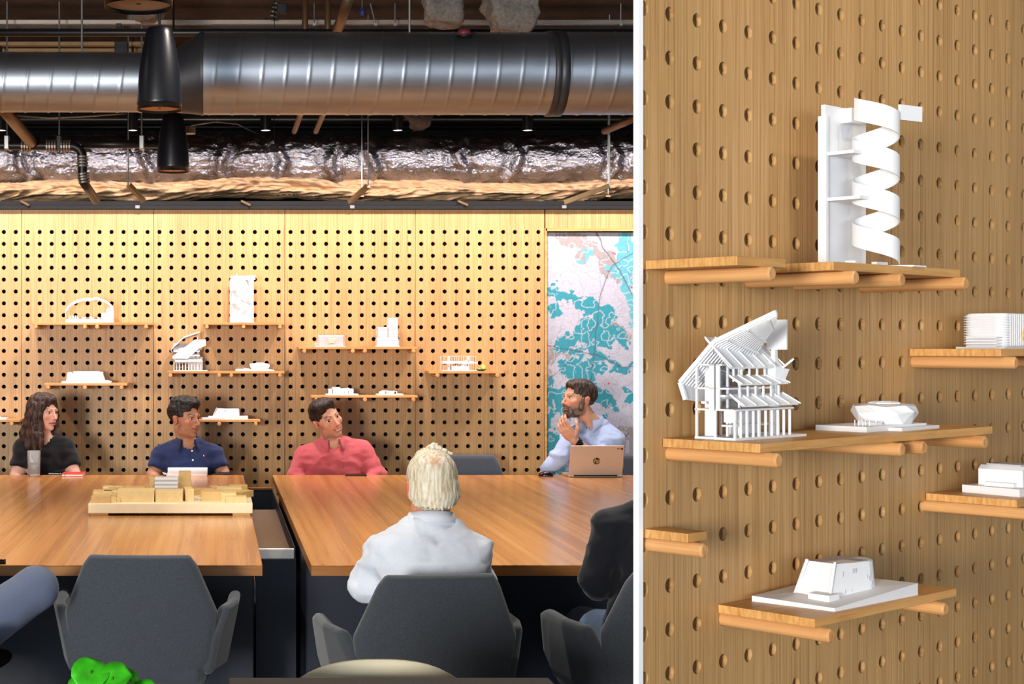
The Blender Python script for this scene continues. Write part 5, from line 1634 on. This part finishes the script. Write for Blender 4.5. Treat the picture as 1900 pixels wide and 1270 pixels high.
    if shoes:
        for a_, k_ in zip(an, kn):
            a_ = A(a_); fd = A(tR[:, 1]) * np.array((1, 1, 0), np.float32); fd /= np.linalg.norm(fd)
            g = Field(*[np.arange(a_[i] - .30, a_[i] + .30, .012) for i in range(3)])
            h_ = a_ + fd * .05; h_[2] = a_[2] - .045; Rf = frame(fd)
            g.ell(h_ + fd * .06, (.048, .13, .038), Rf, .01); g.ell(a_ - np.array((0, 0, .03)), (.045, .055, .055), Rf, .02)
            g.put(lambda p, zz=a_[2] - .078: p[..., 2] - zz, a_ - np.array((.3, .3, .3)), a_ + np.array((.3, .3, -.078)), .004, 's')
            part_mesh('shoe', g, off, shoes, root)
    # hair
    if hair: hair(root, off, hc, hR, hs, L)
    if beard:
        g = Field(*[axis(hc[i] - .16, hc[i] + .16, .0042) for i in range(3)])
        E = lambda p, r, k=.012, op='u': g.ell(L(*p), tuple(q * hs for q in r), hR, k * hs, op)
        E((0, .028, -.073), (.058, .058, .043), .01); E((0, .070, -.104), (.028, .024, .022), .014); E((0, .086, -.052), (.029, .015, .008), .006)
        for sx in (-1, 1): g.cone(L(sx * .069, .012, .0), L(sx * .060, .020, -.06), .010, .016, .012); g.cone(L(sx * .026, .080, -.055), L(sx * .030, .068, -.09), .008, .012, .008)
        E((0, .10, -.067), (.024, .022, .010), .005, 's'); E((0, .055, -.012), (.062, .075, .030), .012, 's')
        part_mesh('beard', g, off, 'hair', root, beard, strand=(.006, 70, (1, 1, .5)))
    return root, off, L

def mk_hair(col, kind, seed=0.0):
    def fn(root, off, hc, R, s, L):
        st = .0036
        lo = np.array(hc) - (.24 if kind == 'long' else .17); hi = np.array(hc) + .17
        if kind == 'long': lo[2] -= .14
        g = Field(*[np.arange(lo[i], hi[i], st if kind != 'long' else .005) for i in range(3)])
        E = lambda p, r, k=.012, op='u': g.ell(L(*p), tuple(q * s for q in r), R, k * s, op)
        Cn = lambda pts, rs, k=.012: g.chain([L(*p) for p in pts], [q * s for q in rs], k * s)
        amp = .013; dirs = (1, 1, .45)
        if kind in ('short', 'curly', 'swept'):
            E((0, -.020, .040), (.0795, .100, .087)); E((0, .022, .082), (.060, .066, .037), .02)
            if kind == 'curly': E((0, .035, .092), (.064, .062, .040), .02); E((0, -.03, .10), (.06, .07, .035), .02)
            if kind == 'swept': E((.015, .045, .098), (.060, .050, .028), .02); E((.04, .02, .085), (.045, .06, .035), .02)
            E((0, .122, .006), (.060, .070, .080), .010, 's')              # face
            for sx in (-1, 1): E((sx * .070, .074, -.045), (.060, .066, .072), .006, 's'); E((sx * .088, -.004, -.016), (.030, .026, .036), .006, 's')
            E((0, .03, -.135), (.11, .105, .085), .01, 's'); E((0, -.06, -.155), (.10, .09, .085), .01, 's')
            if kind == 'curly': amp = .020; dirs = (1, 1, 1)
        elif kind == 'long':
            E((0, -.020, .040), (.083, .104, .088)); E((0, .025, .078), (.066, .070, .042), .02)
            E((.0, .120, -.010), (.052, .062, .086), .012, 's'); E((.0, .10, -.08), (.055, .060, .06), .012, 's')
            for sx in (-1, 1):
                for j, (y0, x0, ln) in enumerate(((.045, .066, .0), (.015, .078, .02), (-.02, .082, .03), (-.055, .072, .03), (-.085, .045, .02))):
                    pts = [(sx * x0 * .9, y0, .05), (sx * (x0 + .008), y0 - .004, -.02), (sx * (x0 + .004 + .010 * (j % 2)), y0 - .008, -.085), (sx * (x0 + .016), y0 + .006 - .01 * j, -.14), (sx * (x0 + .010 + .012 * ((j + 1) % 2)), y0 + .018 - .016 * j, -.19 - ln), (sx * (x0 + .018), y0 + .022 - .02 * j, -.235 - ln)]
                    Cn(pts, [.020, .020, .023, .025, .021, .008], .014)
            E((0, -.085, -.08), (.07, .04, .14), .03)
            amp = .022; dirs = (1.2, 1.2, .5)
        elif kind == 'thin':
            E((0, -.020, .036), (.0815, .101, .086)); E((0, -.052, -.024), (.073, .060, .064), .02)
            E((0, .120, .000), (.066, .066, .075), .010, 's')
            for sx in (-1, 1): E((sx * .070, .080, -.045), (.060, .066, .072), .006, 's'); E((sx * .089, .000, -.018), (.022, .026, .034), .006, 's')
            E((0, .03, -.150), (.11, .105, .085), .01, 's'); E((0, -.06, -.165), (.11, .10, .085), .01, 's')
            # locks lying at the back, longer at the middle of the nape, and wisps on top
            for j in range(15):
                a = -1.25 + 2.5 * j / 14; x = .078 * math.sin(a); y = -.026 - .094 * math.cos(a)
                ln = -.050 - .020 * math.cos(a * 1.2) - .003 * ((j * 7) % 3)
                Cn([(x, y + .006, .01), (x * 1.0, y + .004, -.030), (x * .92, y + .006, ln)], [.007, .008, .003], .012)
            for j, (x, z) in enumerate(((-.045, .118), (-.03, .128), (-.012, .138), (.002, .146), (.016, .136), (.034, .126), (.052, .116))):
                Cn([(x * .9, -.01, .105), (x + .004, -.02, z - .012), (x + .014, -.030, z - .008)], [.009, .006, .002], .012)
            amp = .006; dirs = (1.8, 1.0, .18)
        V, Q = g.net(); N = normals(V, Q)
        q = (V - np.array(hc, np.float32)) @ R
        n = fbm(q * np.array(dirs), {'curly': 60, 'long': 60, 'thin': 130}.get(kind, 85), 3, seed) - .44
        V = V + N * (amp * n)[:, None]
        t_ = np.clip(.5 + n * 2.6, 0, 1)[:, None]
        C = np.array(lin(col[0])) * (1 - t_) + np.array(lin(col[1])) * t_
        if kind == 'thin':                                   # bare scalp shows through at the crown, dark grey at the nape
            m = np.clip(1.2 - np.hypot(q[:, 0] / .040, (q[:, 2] - .088) / .030), 0, 1) * (q[:, 1] < .02) * (n < .06)
            m = (m * .62)[:, None]; C = C * (1 - m) + np.array(lin((236, 178, 144))) * m
            m = (np.clip((-q[:, 2] - .062) / .03, 0, 1) * .75)[:, None]; C = C * (1 - m) + np.array(lin((126, 112, 98))) * m
        link('hair', np_mesh('hair', V - off, Q, C), 'hair', root)
    return fn

for nm, rgb in (('tee_black', (20, 20, 23)), ('polo_navy', (34, 46, 84)), ('shirt_pink', (198, 92, 98)), ('shirt_blue', (174, 192, 226)), ('shirt_white', (226, 232, 244)), ('jacket_black', (22, 24, 32)),
                ('jeans_grey', (98, 108, 132)), ('jeans_blue', (92, 112, 142)), ('trouser_dark', (36, 38, 46)), ('sock_blue', (52, 62, 130))):
    M[nm] = fabric(nm, rgb, .85, 1200, .08, .15)
M['shoe'] = plain('dark_shoe', (34, 28, 26), .5)

def seated_legs(cx_, cy_, fy, spread=.11):
    """knees and ankles for someone sitting at cx_, cy_ facing along fy (+1 or -1 in y)"""
    sx = fy
    kn = [(cx_ + sx * spread, cy_ + fy * .44, .50), (cx_ - sx * spread, cy_ + fy * .44, .50)]
    an = [(cx_ + sx * spread, cy_ + fy * .38, .078), (cx_ - sx * spread, cy_ + fy * .38, .078)]
    return kn, an
down = Vector((0, 0, -1))

# ---- woman in black
Z = 9.12
cx_ = P(82, 0, Z).x
kn, an = seated_legs(cx_, Z, -1)
Rt = frame((.12, -1, 0))
r, off, L = person('woman in a black T-shirt with long dark wavy hair, looking right', (cx_, Z), P(81, 765, Z - .02), frame((.80, -.62, -.04)), Rt, P(82, 816, Z), [P(45, 832, Z), P(121, 832, Z)], [P(30, 888, Z - .06), P(139, 886, Z - .06)],
    [P(58, 928, Z - .26), P(112, 928, Z - .26)], (cx_, Z + .03, .54), kn, an, hs=.93, skin=(226, 178, 156), lips=(176, 88, 88), brow=(60, 40, 32), blush=(222, 140, 122), iris=(70, 60, 50), gaze=(.15, 1, .0), smile=.05,
    shirt='tee_black', sleeve='short', tw=.80, hair=mk_hair(((34, 22, 17), (76, 50, 38)), 'long', 2.), trousers='trouser_dark', shoes='shoe', jaw=.9, brow_w=.8, seed=1.)
e = Vector(L(.083, -.004, -.050)) - Vector(off.tolist()); MB().lathe([(.003, -.006), (.0045, 0), (.003, .006)], 10, tuple(e)).build('earring', 'brass_gold_lit', r)

# ---- man in navy polo
Z = 9.12; cx_ = P(347, 0, Z).x
kn, an = seated_legs(cx_, Z, -1)
Rt = frame((.10, -1, 0))
r, off, L = person('man in a navy polo shirt with short curly black hair, smiling right', (cx_, Z), P(343, 776, Z - .03), frame((.80, -.66, -.02)), Rt, P(348, 822, Z), [P(300, 843, Z), P(396, 843, Z)], [P(284, 884, Z - .05), P(416, 884, Z - .05)],
    [P(312, 928, Z - .27), P(388, 928, Z - .27)], (cx_, Z + .03, .54), kn, an, hs=.99, skin=(186, 132, 102), lips=(164, 92, 76), brow=(28, 20, 16), blush=(184, 108, 78), iris=(50, 34, 24), gaze=(.2, 1, .05), smile=1.0, stub=(120, 82, 60), stub_amt=.35,
    shirt='polo_navy', sleeve='short', tw=.94, hair=mk_hair(((14, 12, 11), (40, 32, 28)), 'curly', 4.), trousers='trouser_dark', shoes='shoe', collar_=dict(gap=.62), seed=2.)
fwd = Vector(Rt[:, 1].tolist()); nb = P(352, 822, Z)
buttons(r, [(nb + fwd * .096 + Vector((.006, 0, -.042)), fwd), (nb + fwd * .125 + Vector((.008, 0, -.095)), fwd)], off)
q = P(375, 843, Z) + Vector((.008, -.138, 0)) - Vector(off.tolist())
for k, c_ in enumerate(('paper', 'red')): MB().box(q.x + .004 * k, q.x + .004 + .004 * k, q.y - .001, q.y + .002, q.z - .004, q.z + .004).build('chest_emblem', c_, r)

# ---- man in pink shirt
Z = 9.14; cx_ = P(622, 0, Z).x
kn, an = seated_legs(cx_, Z, -1)
Rt = frame((.12, -1, 0), (-.10, 0, 1))
r, off, L = person('man in a pink button shirt leaning back, head tilted, smiling', (cx_, Z), P(606, 777, Z - .02), frame((.42, -.91, .02), (-.42, 0, .91)), Rt, P(616, 822, Z), [P(566, 846, Z + .02), P(672, 838, Z + .02)], [P(549, 886, Z - .04), P(700, 884, Z - .04)],
    [P(585, 928, Z - .27), P(660, 928, Z - .27)], (cx_, Z + .03, .54), kn, an, hs=1.03, skin=(224, 168, 138), lips=(188, 96, 90), brow=(44, 28, 22), blush=(220, 128, 108), iris=(60, 46, 36), gaze=(.25, 1, .0), smile=1.1, teeth=True, stub=(150, 108, 90), stub_amt=.55,
    shirt='shirt_pink', sleeve='long', tw=1.10, hair=mk_hair(((22, 16, 14), (56, 40, 34)), 'swept', 6.), trousers='trouser_dark', shoes='shoe', collar_=dict(gap=.5), wrinkle=.016, belly=.02, jaw=1.06, seed=3.)
fwd = Vector(Rt[:, 1].tolist())
pb = []
for k in range(4):
    z_ = .035 + k * .052; pb.append((P(620, 822, Z) + fwd * (.088 + min(.052, .035 * (k + 1) * .9)) + Vector((.012 + .004 * k, 0, -z_)), fwd))
buttons(r, pb, off, 'shirt_pink', .006)

# ---- man in pale blue shirt with the laptop
Z = 9.08; cx_ = P(1108, 0, Z).x
kn, an = seated_legs(cx_, Z, -1)
Rt = frame((-.55, -.84, 0), (-.06, 0, 1))
wl = P(1064, 817, 8.86); hw_ = P(1048, 796, 8.84)
r, off, L = person('bearded man in a pale blue shirt, hand raised to his chin, behind the laptop', (cx_, Z), P(1074, 741, Z - .03), frame((-.95, -.32, .10), (-.10, 0, 1)), Rt, P(1098, 787, Z), [P(1062, 814, Z - .03), P(1136, 818, Z + .02)], [P(1036, 850, 9.0), P(1110, 856, 8.90)],
    [P(1009, 879, 9.03), wl], (cx_, Z + .05, .54), kn, an, hs=.98, skin=(214, 160, 130), lips=(178, 96, 86), brow=(60, 42, 32), blush=(208, 126, 102), iris=(64, 52, 42), gaze=(0, 1, .12), smile=.9, stub=(92, 70, 58), stub_amt=.75,
    shirt='shirt_blue', sleeve='rolled', tw=1.08, hair=mk_hair(((34, 25, 20), (78, 60, 48)), 'short', 8.), trousers='jeans_blue', shoes='shoe', collar_=dict(gap=.45), wrinkle=.015,
    hands={1: dict(fwd=(hw_ - wl), pal=Vector((.25, .75, .45)), side=Vector((.5, 0, .9)), curl=.80), 0: dict(fwd=Vector((-.1, .15, -1)), pal=Vector((0, 1, 0)), side=Vector((1, 0, 0)), curl=.5)}, beard=((52, 38, 30), (132, 112, 98)), finehands=2, seed=4.)
wv = Vector(wl) - Vector(off.tolist()); ev = P(1110, 856, 8.90) - Vector(off.tolist()); d = (wv - ev).normalized(); c_ = wv - d * .030
MB().tube([c_ - d * .011, c_ + d * .011], .0345, 20).build('watch_strap', 'phone', r, smooth=True)
q = Vector((-.1, -.95, .2)).normalized(); q = (q - d * q.dot(d)).normalized(); s_ = d.cross(q)
MB().hexa([c_ + q * .030 + d * a_ * .019 + s_ * b_ * .018 for a_, b_ in ((-1, -1), (1, -1), (1, 1), (-1, 1))], [c_ + q * .042 + d * a_ * .017 + s_ * b_ * .016 for a_, b_ in ((-1, -1), (1, -1), (1, 1), (-1, 1))]).build('watch_face', 'phone', r, bevel=.003)
wr0 = P(1009, 879, 9.03) - Vector(off.tolist()); er0 = P(1036, 850, 9.0) - Vector(off.tolist())
MB().tube([er0, er0 + (wr0 - er0) * .55, er0 + (wr0 - er0) * .92], [.052, .047, .042], 18).build('sleeve', 'shirt_blue', r, smooth=True)

# ---- white-haired man, back to us
Z = 4.90; cx_ = P(795, 0, Z).x
kn, an = seated_legs(cx_, Z - .02, 1)
Rt = frame((-.10, 1, 0), (.02, .08, 1))
r, off, L = person('white-haired man in a white shirt seen from behind, arms folded', (cx_, Z), P(800, 903, Z + .03), frame((-.05, 1, -.08)), Rt, P(800, 974, Z), [P(876, 1022, Z), P(710, 1036, Z)], [P(890, 1082, Z + .05), P(678, 1082, Z + .03)],
    [P(790, 1085, Z + .26), P(800, 1095, Z + .23)], (cx_, Z - .05, .55), kn, an, hs=1.0, skin=(226, 150, 122), blush=(222, 120, 96), brow=(180, 170, 160), shirt='shirt_white', sleeve='long', tw=1.08, hair=mk_hair(((206, 188, 146), (254, 248, 232)), 'thin', 9.),
    trousers='jeans_blue', shoes='shoe', collar_=dict(gap=.4, r0=.066, h=.036), wrinkle=.018, belly=.02, seed=5.,
    hands={0: dict(fwd=Vector((-1, .1, 0)), pal=Vector((0, -1, 0)), side=Vector((0, 0, 1)), curl=.5), 1: dict(fwd=Vector((1, .1, 0)), pal=Vector((0, -1, 0)), side=Vector((0, 0, 1)), curl=.5)})

# ---- person in black at the right, mostly behind the partition
Z = 4.98; cx_ = 1.43
kn, an = seated_legs(cx_, Z, 1)
Rt = frame((.10, 1, 0), (0, .12, 1))
r, off, L = person('person in a black jacket and jeans, half hidden by the white edge at right', (cx_, Z), (1.585, Z + .06, 1.15), frame((-.3, 1, -.05)), Rt, (1.535, Z + .03, 1.0), [(1.66, Z + .03, .90), (1.31, Z + .03, .905)], [(1.70, Z + .02, .70), (1.265, Z + .03, .73)],
    [(1.50, Z + .26, .78), (1.36, Z + .27, .78)], (1.46, Z - .03, .55), kn, an, skin=(216, 164, 136), shirt='jacket_black', sleeve='long', tw=1.06, hair=mk_hair(((30, 24, 20), (64, 50, 42)), 'short', 11.), trousers='jeans_blue', shoes='shoe', collar_=True, wrinkle=.014, seed=6.)

# ---- person at the far left, only a raised knee in view
kx = P(70, 1088, 4.92); hx_ = (-1.02, 4.78)
Rt = frame((.55, .83, 0), (0, 0, 1))
r, off, L = person('person at far left of whom only a raised knee in grey jeans shows', hx_, (-1.06, 4.72, 1.18), frame((.6, .8, 0)), Rt, (-1.06, 4.72, 1.02), [(-.92, 4.62, .93), (-1.20, 4.84, .93)], [(-.90, 4.70, .68), (-1.22, 4.96, .68)],
    [(-.86, 4.88, .62), (-1.02, 5.02, .60)], (-.95, 4.74, .555), [(-.580, 4.87, .728), (-.82, 5.12, .50)], [(-.86, 5.16, .46), (-.74, 5.06, .078)], skin=(216, 164, 136), shirt='jacket_black', sleeve='long', hair=mk_hair(((60, 46, 36), (104, 82, 64)), 'short', 12.), trousers='jeans_grey', shoes='shoe', wrinkle=.012, seed=7., trouser_wrinkle=.002)
